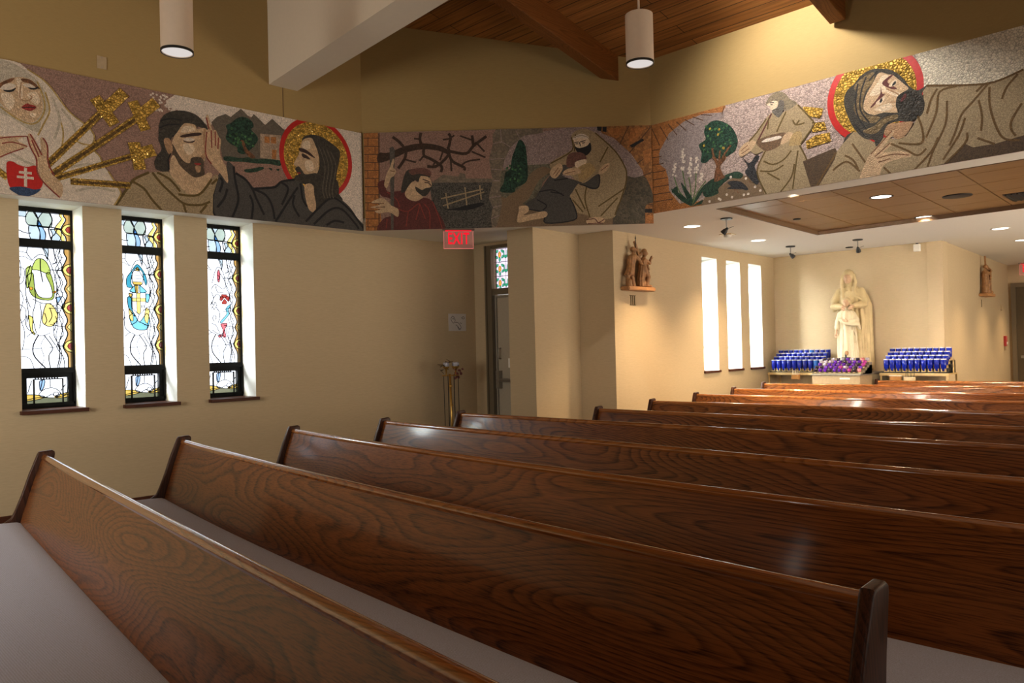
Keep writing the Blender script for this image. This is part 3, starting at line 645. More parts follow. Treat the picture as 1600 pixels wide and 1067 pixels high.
MURAL['D'] = [('f','mauve',0,[0,2688,3050,2688,3050,3720,0,3720]),
('f','dspeck',0,[683,3191,1351,3174,1339,2658,732,2673]),
('f','grey',0,[827,3259,988,3234,1009,3274,1060,3263,1069,3212,1352,3204,1351,3164,703,3177]),
('f','brown',0,[1419,3061,2157,3082,2717,2926,2639,2625,1379,2657]),
('f','lmauve',0,[1437,3405,1625,3633,1706,3661,1889,3686,2213,3728,3019,3707,3005,3161,1957,3189,2042,3368,1961,3334,1718,3332,1475,3282]),
('f','greyg',0,[1434,3283,1719,3336,1971,3346,1990,3269,1876,3150,1832,2989,1708,2912,1418,3020]),
('s','brown',0,[1420,2676,1407,2818,1468,2979,1653,3115,1757,3254,1880,3316,1969,3269,1836,3171,1731,2992,1607,2874,1662,2670]),
('f','grey',0,[1362,3670,1425,3760,1890,3747,1888,3672,1686,3647,1624,3598,1541,3523,1482,3403,1448,3283,1422,3182,1429,3061,1442,2939,1419,2818,1370,2678,1333,2678,1321,2780,1345,2901,1302,3003,1351,3184,1333,3286,1316,3408,1360,3569]),
('l','lmauve',8,[1360,3569,1452,3587,1541,3534]),
('l','lmauve',8,[1322,3408,1478,3414]),
('l','lmauve',8,[1338,3306,1451,3293]),
('l','lmauve',8,[1351,3184,1428,3178]),
('l','lmauve',8,[1311,3003,1432,3020]),
('l','lmauve',8,[1345,2901,1436,2919]),
('l','lmauve',8,[1445,3719,1452,3587]),
('l','lmauve',8,[1606,3704,1645,3622]),
('l','lmauve',8,[1321,2780,1413,2818]),
('s','tree',0,[1640,3606,1694,3560,1713,3458,1721,3255,1698,3155,1592,3101,1570,3053,1425,3067,1466,3161,1484,3262,1536,3301,1559,3422,1591,3502]),
('c','leaf',13,[1632,3178]),
('c','leaf',13,[1643,3300]),
('c','leaf',13,[1651,3209]),
('c','leaf',13,[1629,3245]),
('c','leaf',13,[1618,3167]),
('c','leaf',13,[1621,3179]),
('c','leaf',13,[1501,3307]),
('c','leaf',13,[1582,3195]),
('c','leaf',13,[1537,3188]),
('c','leaf',13,[1624,3330]),
('c','leaf',13,[1590,3289]),
('c','leaf',13,[1507,3312]),
('c','leaf',13,[1560,3300]),
('c','leaf',13,[1535,3333]),
('f','brick',0,[0,2688,150,2688,150,3720,0,3720]),
('f','brick',0,[-32,2936,155,2931,181,2667,-38,2673]),
('l','bline',8,[0,3666,163,3662]),
('l','bline',8,[-2,3581,161,3576]),
('l','bline',8,[-4,3495,159,3491]),
('l','bline',8,[-5,3410,157,3406]),
('l','bline',8,[-7,3325,155,3321]),
('l','bline',8,[-9,3240,153,3236]),
('l','bline',8,[-11,3155,151,3150]),
('l','bline',8,[-13,3069,149,3065]),
('l','bline',8,[-15,2984,147,2980]),
('l','bline',8,[-17,2899,146,2895]),
('l','bline',8,[-18,2814,144,2810]),
('l','bline',8,[-20,2729,142,2725]),
('l','bline',7,[45,3665,43,3579]),
('l','bline',7,[118,3577,116,3492]),
('l','bline',7,[41,3494,39,3409]),
('l','bline',7,[114,3407,112,3322]),
('l','bline',7,[37,3324,35,3239]),
('l','bline',7,[111,3237,109,3152]),
('l','bline',7,[34,3153,32,3068]),
('l','bline',7,[107,3066,105,2981]),
('l','bline',7,[30,2983,28,2898]),
('l','bline',7,[103,2896,101,2811]),
('l','bline',7,[26,2813,24,2728]),
('l','bline',7,[99,2726,97,2641]),
('l','bline',12,[162,3712,142,2709]),
('s','bark',0,[155,3503,265,3507,428,3569,611,3595,793,3568,903,3504,892,3470,772,3516,610,3532,447,3502,345,3458,153,3402]),
('l','bark',30,[611,3573,592,3640,606,3707]),
('l','bark',30,[438,3537,379,3611,305,3672]),
('l','bark',30,[447,3516,425,3431,356,3336]),
('l','bark',30,[631,3544,633,3466,709,3424,813,3350,807,3285]),
('l','bark',30,[894,3545,917,3646,897,3693]),
('l','bark',30,[884,3551,897,3480,830,3400,748,3346,663,3352]),
('l','bark',30,[893,3490,931,3398,1051,3330,1050,3299]),
('l','bark',30,[903,3504,1075,3475,1157,3554,1295,3652]),
('l','bark',30,[1157,3550,1144,3666]),
('l','bark',18,[592,3640,531,3648]),
('l','bark',18,[425,3431,546,3396]),
('l','bark',18,[633,3466,583,3411]),
('l','bark',18,[917,3646,958,3671]),
('l','bark',18,[835,3627,920,3637]),
('l','bark',18,[1143,3615,1018,3663]),
('l','bark',18,[1136,3494,1280,3429]),
('l','bark',18,[1179,3594,1271,3490]),
('l','bark',18,[1021,3351,1093,3393,1223,3410]),
('l','bark',18,[912,3429,919,3293]),
('l','bark',18,[749,3403,717,3332]),
('l','bark',18,[832,3502,800,3411]),
('l','robe',14,[801,3006,1248,3096]),
('l','robe',14,[819,2930,1257,3065]),
('l','robe',14,[853,3065,875,2893]),
('l','robe',14,[1056,3121,1072,2928]),
('l','robe',14,[1213,3137,1225,2985]),
('s','black',0,[818,2898,940,2899,1062,2928,1224,2954,1244,2928,1122,2886,980,2878]),
('s','maroon',0,[146,3195,222,3213,239,3095,418,3099,456,3015,537,2984,619,3021,703,2988,752,2896,807,2651,161,2668,188,2809,311,2856,274,3009,173,3052,141,3134]),
('s','hair',0,[381,3088,432,3289,514,3328,626,3333,700,3296,684,3232,594,3252,572,3188,526,3206,540,3124,579,3062,499,3095,438,3096]),
('s','hairr',0,[467,3309,545,3333,636,3332,700,3294,689,3246,584,3275,503,3263]),
('s','skin',0,[566,3188,593,3248,680,3232,709,3150,674,3121,660,3070,599,3058,536,3108,517,3196]),
('s','hair',0,[534,3140,600,3102,641,3121,698,3120,670,3066,629,3037,555,3067]),
('l','dark',10,[613,3217,687,3185]),
('l','dark',10,[632,3183,673,3177]),
('l','dark',10,[673,3177,703,3144]),
('s','skin',0,[424,3083,511,3196,539,3100,609,3033,588,3007,537,2988,452,3015]),
('l','redline',12,[347,2906,454,2883,573,2961,532,2790]),
('l','redline',12,[617,2960,676,2877,676,2695]),
('l','redline',12,[454,2883,426,2718]),
('l','redline',12,[709,2978,766,2835,808,2688]),
('l','redline',12,[235,3091,335,3008,363,2926]),
('l','redline',12,[573,2961,634,2797]),
('l','redline',12,[229,2808,216,2707]),
('f','stick',0,[270,3553,307,3572,326,3535,293,2685,267,2685,270,3293]),
('s','skin',0,[206,3169,235,3284,271,3354,304,3439,319,3414,304,3353,335,3312,312,3262,275,3232,236,3136]),
('s','skin',0,[66,2984,157,3027,217,3011,277,2948,349,2906,341,2825,251,2878,149,2867,99,2892,166,2911,53,2934,161,2962]),
('l','trunk',8,[80,2974,202,2971]),
('l','trunk',8,[110,2932,211,2934]),
('l','trunk',8,[270,3314,321,3308]),
('f','brickd',0,[2445,3742,3100,3725,3072,2614,2911,2618,2961,3021,2927,3244,2810,3429,2633,3596,2513,3649]),
('l','bline',10,[2691,3523,2855,3840]),
('l','bline',10,[2792,3436,3021,3700]),
('l','bline',10,[2871,3322,3151,3518]),
('l','bline',10,[2924,3189,3239,3305]),
('l','bline',10,[2949,3044,3280,3074]),
('l','bline',10,[2943,2897,3270,2838]),
('l','bline',10,[2907,2755,3211,2611]),
('l','bline',10,[2843,2627,3106,2407]),
('l','bline',10,[2755,2522,2962,2238]),
('f','brick',0,[2555,3699,2757,3702,2673,3595,2613,3612]),
('f','brick',0,[2817,3700,2978,3700,2854,3549,2772,3491]),
('f','brick',0,[2932,3446,3023,3484,3020,3343,2948,3304]),
('f','brick',0,[2954,3122,3044,3120,3039,2918,2969,2920]),
('f','brick',0,[2935,2779,3052,2776,3048,2615,2921,2618]),
('f','black',0,[2459,3722,2511,3720,2506,3672,2464,3681]),
('f','black',0,[2519,3720,2560,3719,2558,3662,2514,3668]),
('f','black',0,[2796,3514,2935,3584,2951,3563,2822,3490]),
('f','black',0,[2937,2844,3017,2842,3016,2801,2936,2803]),
('s','hill',0,[2744,3184,2844,3175,2945,3183,3007,3060,3033,2918,2947,2870,2911,2618,2619,2626,2635,2868,2710,3027]),
('s','robe',0,[2186,3618,2228,3679,2333,3701,2437,3658,2536,3578,2634,3470,2731,3310,2760,3188,2730,3027,2645,2867,2617,2763,2451,2751,2311,2799,2201,2838,2154,2981,2157,3082,2219,3161,2120,3245,2000,3264,1957,3346,2125,3447,2207,3486]),
('l','olive',14,[2186,3618,2190,3476,1961,3346]),
('l','olive',14,[2437,3658,2634,3470,2737,3300,2758,3188,2720,3027,2623,2787]),
('l','olive',14,[2339,3108,2315,2957,2361,2774]),
('l','olive',14,[2184,2960,2292,2826]),
('l','olive',14,[2217,3070,2313,2856]),
('l','olive',14,[2741,3067,2454,2882]),
('l','olive',14,[2658,2968,2476,2781]),
('l','olive',14,[2570,3506,2482,3347]),
('l','olive',14,[2231,3647,2216,3465]),
('s','skinw',0,[2214,3607,2271,3638,2351,3615,2384,3542,2348,3486,2267,3480,2228,3521]),
('s','black',0,[2224,3516,2268,3500,2349,3522,2384,3556,2394,3481,2351,3427,2296,3418,2243,3460]),
('s','cream',0,[2206,3611,2292,3653,2365,3619,2351,3595,2270,3609,2213,3587]),
('l','grey',6,[2214,3611,2291,3633,2361,3611]),
('l','black',9,[2219,3560,2263,3565]),
('l','black',9,[2279,3565,2334,3579]),
('l','black',9,[2269,3561,2284,3520]),
('l','black',9,[2228,3546,2259,3545]),
('l','black',9,[2299,3552,2330,3557]),
('s','slate',0,[2082,3323,2146,3315,2252,3262,2079,3222,2259,3150,2319,3135,2463,3226,2475,3135,2433,3069,2358,3073,2259,3130,2186,3041,2158,2981,2217,2838,2193,2744,1896,2721,1888,2826,1714,2871,1695,2932,1791,2990,1833,3050,1958,3225]),
('l','black',12,[2468,3216,2473,3135,2429,3069,2259,3124]),
('l','black',12,[2158,2981,2217,2838,2193,2744,1896,2721,1888,2826,1714,2871]),
('l','black',12,[1833,3050,1975,3067,2094,3003]),
('l','black',12,[1811,2970,1910,2906,1869,2857]),
('l','black',12,[1954,3047,2075,3024]),
('l','black',12,[1997,3167,2139,3184]),
('s','hairr',0,[2129,3366,2155,3436,2226,3459,2311,3442,2341,3377,2264,3363,2223,3313,2142,3301]),
('s','skinw',0,[2220,3348,2265,3371,2339,3377,2324,3317,2263,3288,2223,3307]),
('s','robe2',0,[2242,3286,2365,3340,2433,3257,2279,3144,2250,3201]),
('s','skin',0,[1955,3265,2042,3342,2086,3317,2080,3266,2018,3191,1968,3204]),
('s','skin',0,[2086,3242,2141,3285,2246,3292,2282,3241,2200,3219,2120,3217]),
('s','skin',0,[2463,3232,2505,3306,2580,3334,2565,3270,2493,3219]),
('l','trunk',7,[1989,3228,2041,3298]),
('l','trunk',7,[2008,3207,2060,3277]),
('l','trunk',7,[2110,3235,2221,3259]),
('l','trunk',7,[2488,3256,2566,3310]),
('s','skin',0,[1623,2904,1708,2906,1721,2851,1670,2807,1889,2846,1901,2785,1745,2755,1599,2738,1616,2853]),
('s','skin',0,[2326,2740,2411,2772,2515,2749,2494,2706,2349,2699]),
('l','maroon',9,[2326,2744,2411,2752,2450,2711,2515,2749]),
('l','maroon',9,[2339,2703,2494,2706])]
MURAL['R'] = [('f','pink',0,[-4815,2795,1500,2795,1500,3725,-4815,3725]),
('f','brick',0,[-4841,3725,-3952,3731,-3938,3715,-3983,3652,-4188,3699,-4419,3672,-4597,3589,-4716,3438,-4728,3302,-4649,3232,-4619,3131,-4615,3007,-4491,2852,-4124,2837,-4127,2746,-4870,2769]),
('f','dmauve',0,[-3954,3663,-3955,3622,-4072,3597,-4163,3538,-4212,3417,-4202,3230,-4267,3084,-4441,2952,-4552,2943,-4614,3021,-4619,3131,-4649,3232,-4720,3300,-4725,3412,-4597,3592,-4419,3675,-4188,3702]),
('l','bline',9,[-4824,3459,-4716,3454]),
('l','bline',9,[-4826,3381,-4695,3375]),
('l','bline',9,[-4829,3304,-4674,3297]),
('l','bline',9,[-4831,3226,-4654,3219]),
('l','bline',9,[-4833,3149,-4633,3142]),
('l','bline',9,[-4836,3071,-4613,3064]),
('l','bline',9,[-4838,2993,-4593,2987]),
('l','bline',9,[-4840,2916,-4572,2911]),
('l','bline',9,[-4808,3685,-4714,3492]),
('l','bline',9,[-4705,3688,-4606,3522]),
('l','bline',9,[-4604,3690,-4499,3552]),
('l','bline',9,[-4504,3692,-4394,3580]),
('l','bline',9,[-4406,3695,-4291,3609]),
('l','bline',9,[-4310,3697,-4190,3636]),
('l','bline',9,[-4216,3699,-4091,3664]),
('l','bline',10,[-3952,3722,-3983,3648]),
('l','stem',12,[-4352,2811,-4409,2988,-4449,3196]),
('l','stem',12,[-4352,2811,-4488,2973,-4547,3132]),
('l','stem',12,[-4352,2811,-4355,2979,-4374,3102]),
('l','stem',12,[-4352,2811,-4301,2970,-4288,3140]),
('l','stem',12,[-4352,2811,-4271,2939,-4178,3029]),
('s','green',0,[-4352,2805,-4490,2893,-4590,3017,-4519,2978,-4411,2894]),
('s','green',0,[-4360,2806,-4426,2937,-4469,3065,-4394,2972,-4335,2869]),
('s','green',0,[-4344,2804,-4288,2902,-4240,2960,-4179,3003,-4227,2918,-4289,2849]),
('s','green',0,[-4337,2803,-4244,2842,-4184,2846,-4200,2809,-4275,2807]),
('s','green',0,[-4583,2989,-4518,3032,-4512,2950]),
('c','white',12,[-4538,3203]),
('c','white',12,[-4558,3218]),
('c','white',12,[-4543,3184]),
('c','white',12,[-4551,3189]),
('c','white',12,[-4536,3234]),
('c','white',12,[-4529,3142]),
('c','white',12,[-4523,3264]),
('c','white',12,[-4545,3213]),
('c','white',12,[-4527,3227]),
('c','white',12,[-4536,3210]),
('c','white',12,[-4543,3252]),
('c','white',12,[-4562,3158]),
('c','white',12,[-4537,3216]),
('c','white',12,[-4534,3261]),
('c','white',12,[-4449,3198]),
('c','white',12,[-4453,3197]),
('c','white',12,[-4419,3265]),
('c','white',12,[-4433,3322]),
('c','white',12,[-4453,3212]),
('c','white',12,[-4427,3394]),
('c','white',12,[-4443,3375]),
('c','white',12,[-4433,3277]),
('c','white',12,[-4441,3268]),
('c','white',12,[-4437,3366]),
('c','white',12,[-4427,3263]),
('c','white',12,[-4431,3209]),
('c','white',12,[-4453,3320]),
('c','white',12,[-4433,3305]),
('c','white',12,[-4440,3349]),
('c','white',12,[-4414,3331]),
('c','white',12,[-4434,3192]),
('c','white',12,[-4444,3318]),
('c','white',12,[-4455,3199]),
('c','white',12,[-4459,3209]),
('c','white',12,[-4418,3268]),
('c','white',12,[-4440,3342]),
('c','white',12,[-4442,3192]),
('c','white',12,[-4437,3292]),
('c','white',12,[-4362,3165]),
('c','white',12,[-4356,3172]),
('c','white',12,[-4353,3143]),
('c','white',12,[-4344,3267]),
('c','white',12,[-4363,3142]),
('c','white',12,[-4336,3229]),
('c','white',12,[-4362,3187]),
('c','white',12,[-4358,3226]),
('c','white',12,[-4339,3230]),
('c','white',12,[-4369,3189]),
('c','white',12,[-4364,3201]),
('c','white',12,[-4341,3218]),
('c','white',12,[-4379,3148]),
('c','white',12,[-4345,3172]),
('c','white',12,[-4340,3282]),
('c','white',12,[-4354,3242]),
('c','white',12,[-4364,3203]),
('c','white',12,[-4354,3109]),
('c','white',12,[-4348,3113]),
('c','white',12,[-4372,3186]),
('c','white',12,[-4348,3288]),
('c','white',12,[-4360,3138]),
('c','white',12,[-4263,3206]),
('c','white',12,[-4285,3235]),
('c','white',12,[-4265,3259]),
('c','white',12,[-4260,3192]),
('c','white',12,[-4273,3160]),
('c','white',12,[-4284,3275]),
('c','white',12,[-4281,3250]),
('c','white',12,[-4265,3157]),
('c','white',12,[-4295,3167]),
('c','white',12,[-4275,3183]),
('c','white',12,[-4273,3280]),
('c','white',12,[-4293,3177]),
('c','white',12,[-4279,3135]),
('c','white',12,[-4302,3137]),
('c','white',12,[-4295,3181]),
('c','white',12,[-4274,3276]),
('c','white',12,[-4210,3106]),
('c','white',12,[-4231,3111]),
('c','white',12,[-4249,3063]),
('c','white',12,[-4225,3043]),
('c','white',12,[-4248,3033]),
('c','white',12,[-4222,3102]),
('c','white',12,[-4230,3074]),
('c','white',12,[-4213,3083]),
('c','white',12,[-4230,3057]),
('c','white',12,[-4226,3068]),
('f','brown',0,[-4230,2813,-4182,2885,-4033,2939,-3916,2997,-3789,3020,-3666,2979,-3537,2809,-3538,2759,-4231,2761]),
('s','green',0,[-4213,2956,-4119,3032,-3972,3048,-3843,3064,-3771,3023,-3804,2988,-3916,3007,-4033,2937,-4047,2881,-4183,2869]),
('s','tree',0,[-4162,3564,-4094,3604,-4000,3589,-3901,3522,-3844,3443,-3817,3349,-3849,3266,-3938,3230,-4010,3218,-4097,3247,-4173,3209,-4229,3233,-4215,3312,-4246,3397,-4196,3427,-4166,3447,-4182,3516]),
('c','leaf',14,[-4003,3473]),
('c','yellow',14,[-4014,3508]),
('c','leaf',14,[-4069,3355]),
('c','leaf',14,[-3952,3354]),
('c','leaf',14,[-3963,3509]),
('c','leaf',14,[-3989,3475]),
('c','yellow',14,[-4028,3460]),
('c','yellow',14,[-4187,3383]),
('c','leaf',14,[-4147,3312]),
('c','yellow',14,[-4115,3535]),
('c','yellow',14,[-3970,3313]),
('c','leaf',14,[-3980,3441]),
('c','leaf',14,[-4081,3392]),
('c','leaf',14,[-4059,3517]),
('c','yellow',14,[-3975,3318]),
('c','leaf',14,[-3905,3381]),
('c','leaf',14,[-4000,3341]),
('c','leaf',14,[-4158,3567]),
('c','leaf',14,[-4185,3337]),
('c','leaf',14,[-3931,3526]),
('c','leaf',14,[-3893,3351]),
('c','leaf',14,[-4032,3521]),
('c','leaf',14,[-4139,3469]),
('c','leaf',14,[-3892,3477]),
('c','leaf',14,[-4097,3519]),
('c','leaf',14,[-4114,3434]),
('l','trunk',20,[-4026,3171,-4082,3260,-4095,3341]),
('l','trunk',20,[-4012,3169,-3966,3251,-3892,3326]),
('l','trunk',20,[-4026,3184,-4008,3298]),
('s','trunk',0,[-4100,3263,-4040,3200,-3966,3240,-3946,3214,-4010,3143,-3983,3060,-3965,3029,-4078,3005,-4072,3102,-4056,3164]),
('c','white',14,[-4140,2819]),
('c','white',14,[-4036,2830]),
('c','white',14,[-4019,2818]),
('c','white',14,[-3949,2857]),
('c','white',14,[-3893,2824]),
('c','white',14,[-3767,2826]),
('c','white',14,[-3722,2828]),
('c','white',14,[-3649,2883]),
('c','white',14,[-3596,2840]),
('c','white',14,[-3741,2980]),
('c','white',14,[-3901,3020]),
('s','raven',0,[-3938,2969,-3888,2982,-3791,2953,-3721,2882,-3735,2865,-3793,2885,-3862,2896,-3944,2916,-3904,2931]),
('s','raven',0,[-3773,3190,-3703,3118,-3633,3176,-3598,3157,-3647,3076,-3606,2969,-3625,2900,-3681,2944,-3749,3042,-3718,3089]),
('l','trunk',7,[-3841,2895,-3828,2855,-3814,2859]),
('l','trunk',7,[-3862,2899,-3860,2875]),
('l','trunk',7,[-3694,2947,-3708,2936]),
('f','gold',0,[-3165,3530,-2979,3468,-2993,3413,-3017,3389,-3101,3426,-3148,3473]),
('f','gold',0,[-3072,3358,-2971,3350,-2953,3275,-3087,3278]),
('f','gold',0,[-3146,3210,-3045,3248,-2926,3243,-2920,3164,-3048,3152,-3135,3140]),
('f','robe',0,[-3517,3509,-3450,3549,-3400,3489,-3335,3528,-3220,3570,-3157,3499,-3074,3373,-3092,3306,-3193,3196,-3145,3055,-3112,2931,-3089,2738,-3545,2760,-3587,2916,-3627,3023,-3581,3138,-3552,3207,-3633,3183,-3693,3235,-3700,3337,-3614,3394,-3558,3457]),
('s','hairg',0,[-3517,3641,-3479,3697,-3406,3725,-3330,3691,-3281,3624,-3216,3570,-3322,3523,-3334,3556,-3360,3520,-3400,3480,-3450,3549,-3424,3561,-3409,3625,-3447,3647,-3514,3623]),
('s','skinw',0,[-3510,3629,-3447,3647,-3400,3629,-3408,3582,-3447,3564,-3475,3577,-3477,3605]),
('s','beardg',0,[-3459,3561,-3404,3581,-3383,3637,-3342,3615,-3351,3530,-3394,3485,-3438,3519]),
('l','black',9,[-3480,3636,-3435,3631]),
('l','black',9,[-3474,3618,-3451,3614]),
('s','skin',0,[-3806,3255,-3753,3310,-3694,3326,-3663,3329,-3627,3297,-3686,3231,-3787,3194]),
('l','trunk',7,[-3782,3253,-3712,3289]),
('l','trunk',7,[-3783,3221,-3699,3255]),
('l','maroon',16,[-3464,3534,-3519,3448,-3581,3350,-3619,3295]),
('s','bowl',0,[-3626,3297,-3562,3327,-3469,3338,-3338,3331,-3345,3288,-3392,3222,-3500,3194,-3565,3220]),
('s','white',0,[-3570,3295,-3523,3313,-3470,3314,-3392,3312,-3377,3288,-3471,3281,-3550,3285]),
('s','skin',0,[-3384,3233,-3354,3302,-3302,3330,-3256,3305,-3279,3262,-3330,3234]),
('s','robe2',0,[-3305,3207,-3259,3306,-3184,3302,-3191,3196,-3243,3194]),
('l','olive',14,[-3208,3553,-3101,3414,-3064,3347,-3129,3266,-3193,3196]),
('l','olive',14,[-3261,3427,-3231,3378,-3151,3378]),
('l','olive',14,[-3231,3378,-3199,3413]),
('l','olive',14,[-3555,3109,-3464,3061,-3360,3084,-3282,3154]),
('l','olive',14,[-3595,3023,-3466,3000,-3361,3036]),
('l','olive',14,[-3519,2991,-3401,2907]),
('l','olive',14,[-3257,3029,-3288,2914,-3396,2796]),
('l','olive',14,[-3219,3142,-3249,2979,-3279,2801]),
('l','olive',14,[-3203,3186,-3136,3030,-3097,2798]),
('l','olive',14,[-3532,3203,-3624,3022,-3537,2796]),
('l','olive',14,[-3322,3519,-3389,3407,-3417,3352]),
('l','olive',14,[-3517,3497,-3614,3394,-3697,3324]),
('l','olive',14,[-3491,3503,-3507,3396]),
('f','earth',0,[-3176,3034,-3040,3066,-2880,3099,-2860,3045,-2833,2743,-3101,2758]),
('f','wpeb',0,[-2218,3754,-1451,3774,-1078,3783,-1087,3427,-1460,3399,-1655,3353,-1832,3380,-2160,3421,-2167,3594]),
('f','earth',0,[-2055,2823,-1866,2934,-1472,2932,-1098,2967,-1104,2737,-2058,2720]),
('c','red',396,[-2545,3480]),
('c','gold',341,[-2545,3480]),
('f','robe',0,[-2870,3059,-2780,3159,-2744,3202,-2696,3197,-2551,3081,-2532,3036,-2471,3105,-2369,3064,-2292,3081,-2241,3150,-2215,3197,-2149,3287,-2160,3408,-2132,3451,-1832,3381,-1655,3355,-1460,3399,-1087,3415,-1099,2944,-1472,2911,-1656,2885,-1811,2888,-1875,2932,-1937,2852,-2020,2801,-2480,2754,-2640,2753,-3064,2752,-2890,2994]),
('s','hair',0,[-2795,3469,-2772,3562,-2701,3614,-2645,3669,-2561,3697,-2456,3677,-2377,3634,-2303,3551,-2254,3472,-2196,3430,-2125,3454,-2166,3396,-2147,3313,-2173,3224,-2264,3190,-2352,3212,-2429,3202,-2467,3143,-2482,3091,-2536,3039,-2550,3097,-2630,3128,-2709,3222,-2764,3349]),
('s','hair',0,[-2812,3123,-2779,3184,-2709,3211,-2744,3184]),
('s','hairb',0,[-2706,3587,-2615,3654,-2535,3667,-2550,3582,-2612,3522,-2638,3404,-2608,3327,-2499,3286,-2546,3242,-2652,3293,-2715,3405,-2676,3510]),
('s','hairb',0,[-2641,3196,-2547,3217,-2467,3268,-2363,3271,-2364,3237,-2448,3223,-2522,3157,-2589,3158]),
('l','black',12,[-2671,3606,-2695,3473,-2679,3330,-2614,3204]),
('l','black',12,[-2602,3644,-2646,3530,-2657,3380,-2586,3253]),
('l','black',12,[-2708,3267,-2629,3152]),
('l','black',12,[-2508,3673,-2576,3609]),
('s','skin',0,[-2632,3395,-2606,3493,-2551,3575,-2496,3652,-2418,3618,-2378,3597,-2304,3511,-2267,3462,-2327,3437,-2360,3404,-2370,3340,-2353,3285,-2465,3311,-2544,3309,-2604,3343]),
('s','skinw',0,[-2580,3486,-2511,3571,-2470,3622,-2418,3608,-2458,3571,-2441,3506,-2358,3458,-2333,3438,-2359,3418,-2461,3484,-2514,3470]),
('s','skinw',0,[-2543,3354,-2464,3376,-2412,3377,-2400,3333,-2465,3322]),
('s','maroon',0,[-2572,3384,-2494,3465,-2486,3534,-2474,3473,-2451,3465,-2502,3423,-2556,3380]),
('s','maroon',0,[-2474,3559,-2399,3609,-2388,3598,-2430,3557,-2357,3487,-2402,3493]),
('s','skinw',0,[-2529,3405,-2488,3436,-2449,3447,-2476,3399,-2503,3385]),
('s','skinw',0,[-2421,3525,-2388,3553,-2356,3558,-2367,3521,-2402,3512]),
('s','black',0,[-2499,3411,-2482,3437,-2473,3415,-2489,3399]),
('s','black',0,[-2395,3524,-2369,3551,-2364,3529,-2386,3516]),
('l','skind',12,[-2441,3506,-2359,3445,-2340,3420]),
('l','skind',12,[-2412,3383,-2367,3379]),
('s','beardk',0,[-2362,3405,-2321,3438,-2258,3435,-2171,3374,-2158,3289,-2211,3207,-2289,3198,-2338,3249,-2364,3325]),
('s','lipd',0,[-2331,3381,-2293,3431,-2286,3400,-2320,3368]),
('s','skind',0,[-2466,3156,-2429,3205,-2352,3201,-2250,3188,-2251,3152,-2305,3081,-2369,3068,-2406,3102,-2458,3113]),
('s','skin',0,[-2680,2767,-2622,2930,-2580,2991,-2418,3135,-2392,3145,-2397,3114,-2480,3023,-2417,3053,-2417,3024,-2474,2981,-2346,2968,-2266,2929,-2267,2900,-2348,2902,-2477,2873,-2533,2769]),
('l','trunk',9,[-2547,2957,-2421,3047]),
('l','trunk',9,[-2528,2939,-2397,2948,-2278,2918]),
('l','trunk',9,[-2522,2904,-2424,2917]),
('l','trunk',9,[-2580,2984,-2405,3143]),
('l','oliveb',16,[-2052,3407,-2101,3328,-2134,3225]),
('l','oliveb',16,[-1911,3390,-2035,3376,-2066,3215,-2145,3034]),
('l','oliveb',16,[-1984,3293,-2000,3110,-2088,2934,-2140,2797]),
('l','oliveb',16,[-1693,3355,-1802,3242,-1883,3160,-1932,3031,-1975,2934]),
('l','oliveb',16,[-1859,3129,-1910,3000,-2025,2831]),
('l','oliveb',16,[-1762,3245,-1742,3115,-1752,3004]),
('l','oliveb',16,[-1686,3326,-1687,3177,-1643,2993,-1591,2906,-1497,2880]),
('l','oliveb',16,[-1478,3151,-1545,3045,-1552,2974,-1522,2916]),
('l','oliveb',16,[-1778,2953,-1662,2883]),
('l','oliveb',16,[-1498,3375,-1571,3297,-1607,3213]),
('l','oliveb',16,[-2202,3220,-2172,3108,-2183,2996,-2357,3032]),
('l','oliveb',16,[-2418,3040,-2296,2962,-2210,2903,-2145,2945]),
('l','oliveb',16,[-2056,3018,-2112,2912,-2244,2786]),
('l','oliveb',16,[-2798,3016,-2730,2964,-2688,2880]),
('l','oliveb',16,[-2628,2924,-2733,3104]),
('l','oliveb',16,[-2907,2905,-2785,2960,-2675,2854]),
('l','oliveb',16,[-2478,2855,-2427,2792]),
('l','oliveb',16,[-1847,3012,-1866,2930,-2008,2802]),
('l','oliveb',16,[-1655,3355,-1721,3354,-1777,3312]),
('l','oliveb',16,[-1381,3392,-1415,3257,-1389,3082]),
('l','oliveb',16,[-1281,3412,-1325,3234,-1270,3054]),
('l','oliveb',16,[-2132,3451,-1832,3379,-1655,3355,-1460,3399]),
('l','oliveb',16,[-2874,3055,-3063,2781])]
PC_ = [(1.055, 0.0852, 0.0018), (1.8934, 0.0694, 0.0118), (2.7696, 0.042, 0.0152), (3.7037, 0.0218, 0.0031), (4.7337, -0.0322, -0.006), (5.6684, -0.0431, 0.0079), (6.7926, -0.0514, -0.0082), (7.9503, -0.0797, 0.0004), (9.0968, -0.0785, 0.0004), (10.4611, -0.1232, 0.0091), (11.527, -0.0636, -0.0009)]
# ------------------------------------------------------------------ leaded windows of the left wall
G = {k: stain('glass_'+k, c) for k, c in dict(
    white=(.35, .36, .40, 1), pale=(.13, .155, .175, 1), grey=(.11, .13, .115, 1), amber=(.13, .072, .018, 1), straw=(.22, .17, .055, 1), yellow=(.25, .20, .045, 1), red=(.09, .004, .004, 1), sky=(.075, .12, .19, 1),
    blue=(.015, .05, .12, 1), olive=(.085, .105, .02, 1), lime=(.12, .145, .035, 1), teal=(.012, .085, .12, 1), aqua=(.05, .15, .20, 1), gold=(.18, .12, .025, 1), pinkg=(.17, .035, .045, 1), green=(.01, .08, .045, 1), orange=(.28, .10, .01, 1), mossy=(.035, .037, .022, 1), lilac=(.19, .16, .19, 1)).items()}
GK = list(G)
GY = 8.078
def flat(bm, poly, y, mi, fl=False):
    if len(poly) < 3: return
    f = bm.faces.new([bm.verts.new((x, y, z)) for x, z in poly]); f.material_index = mi
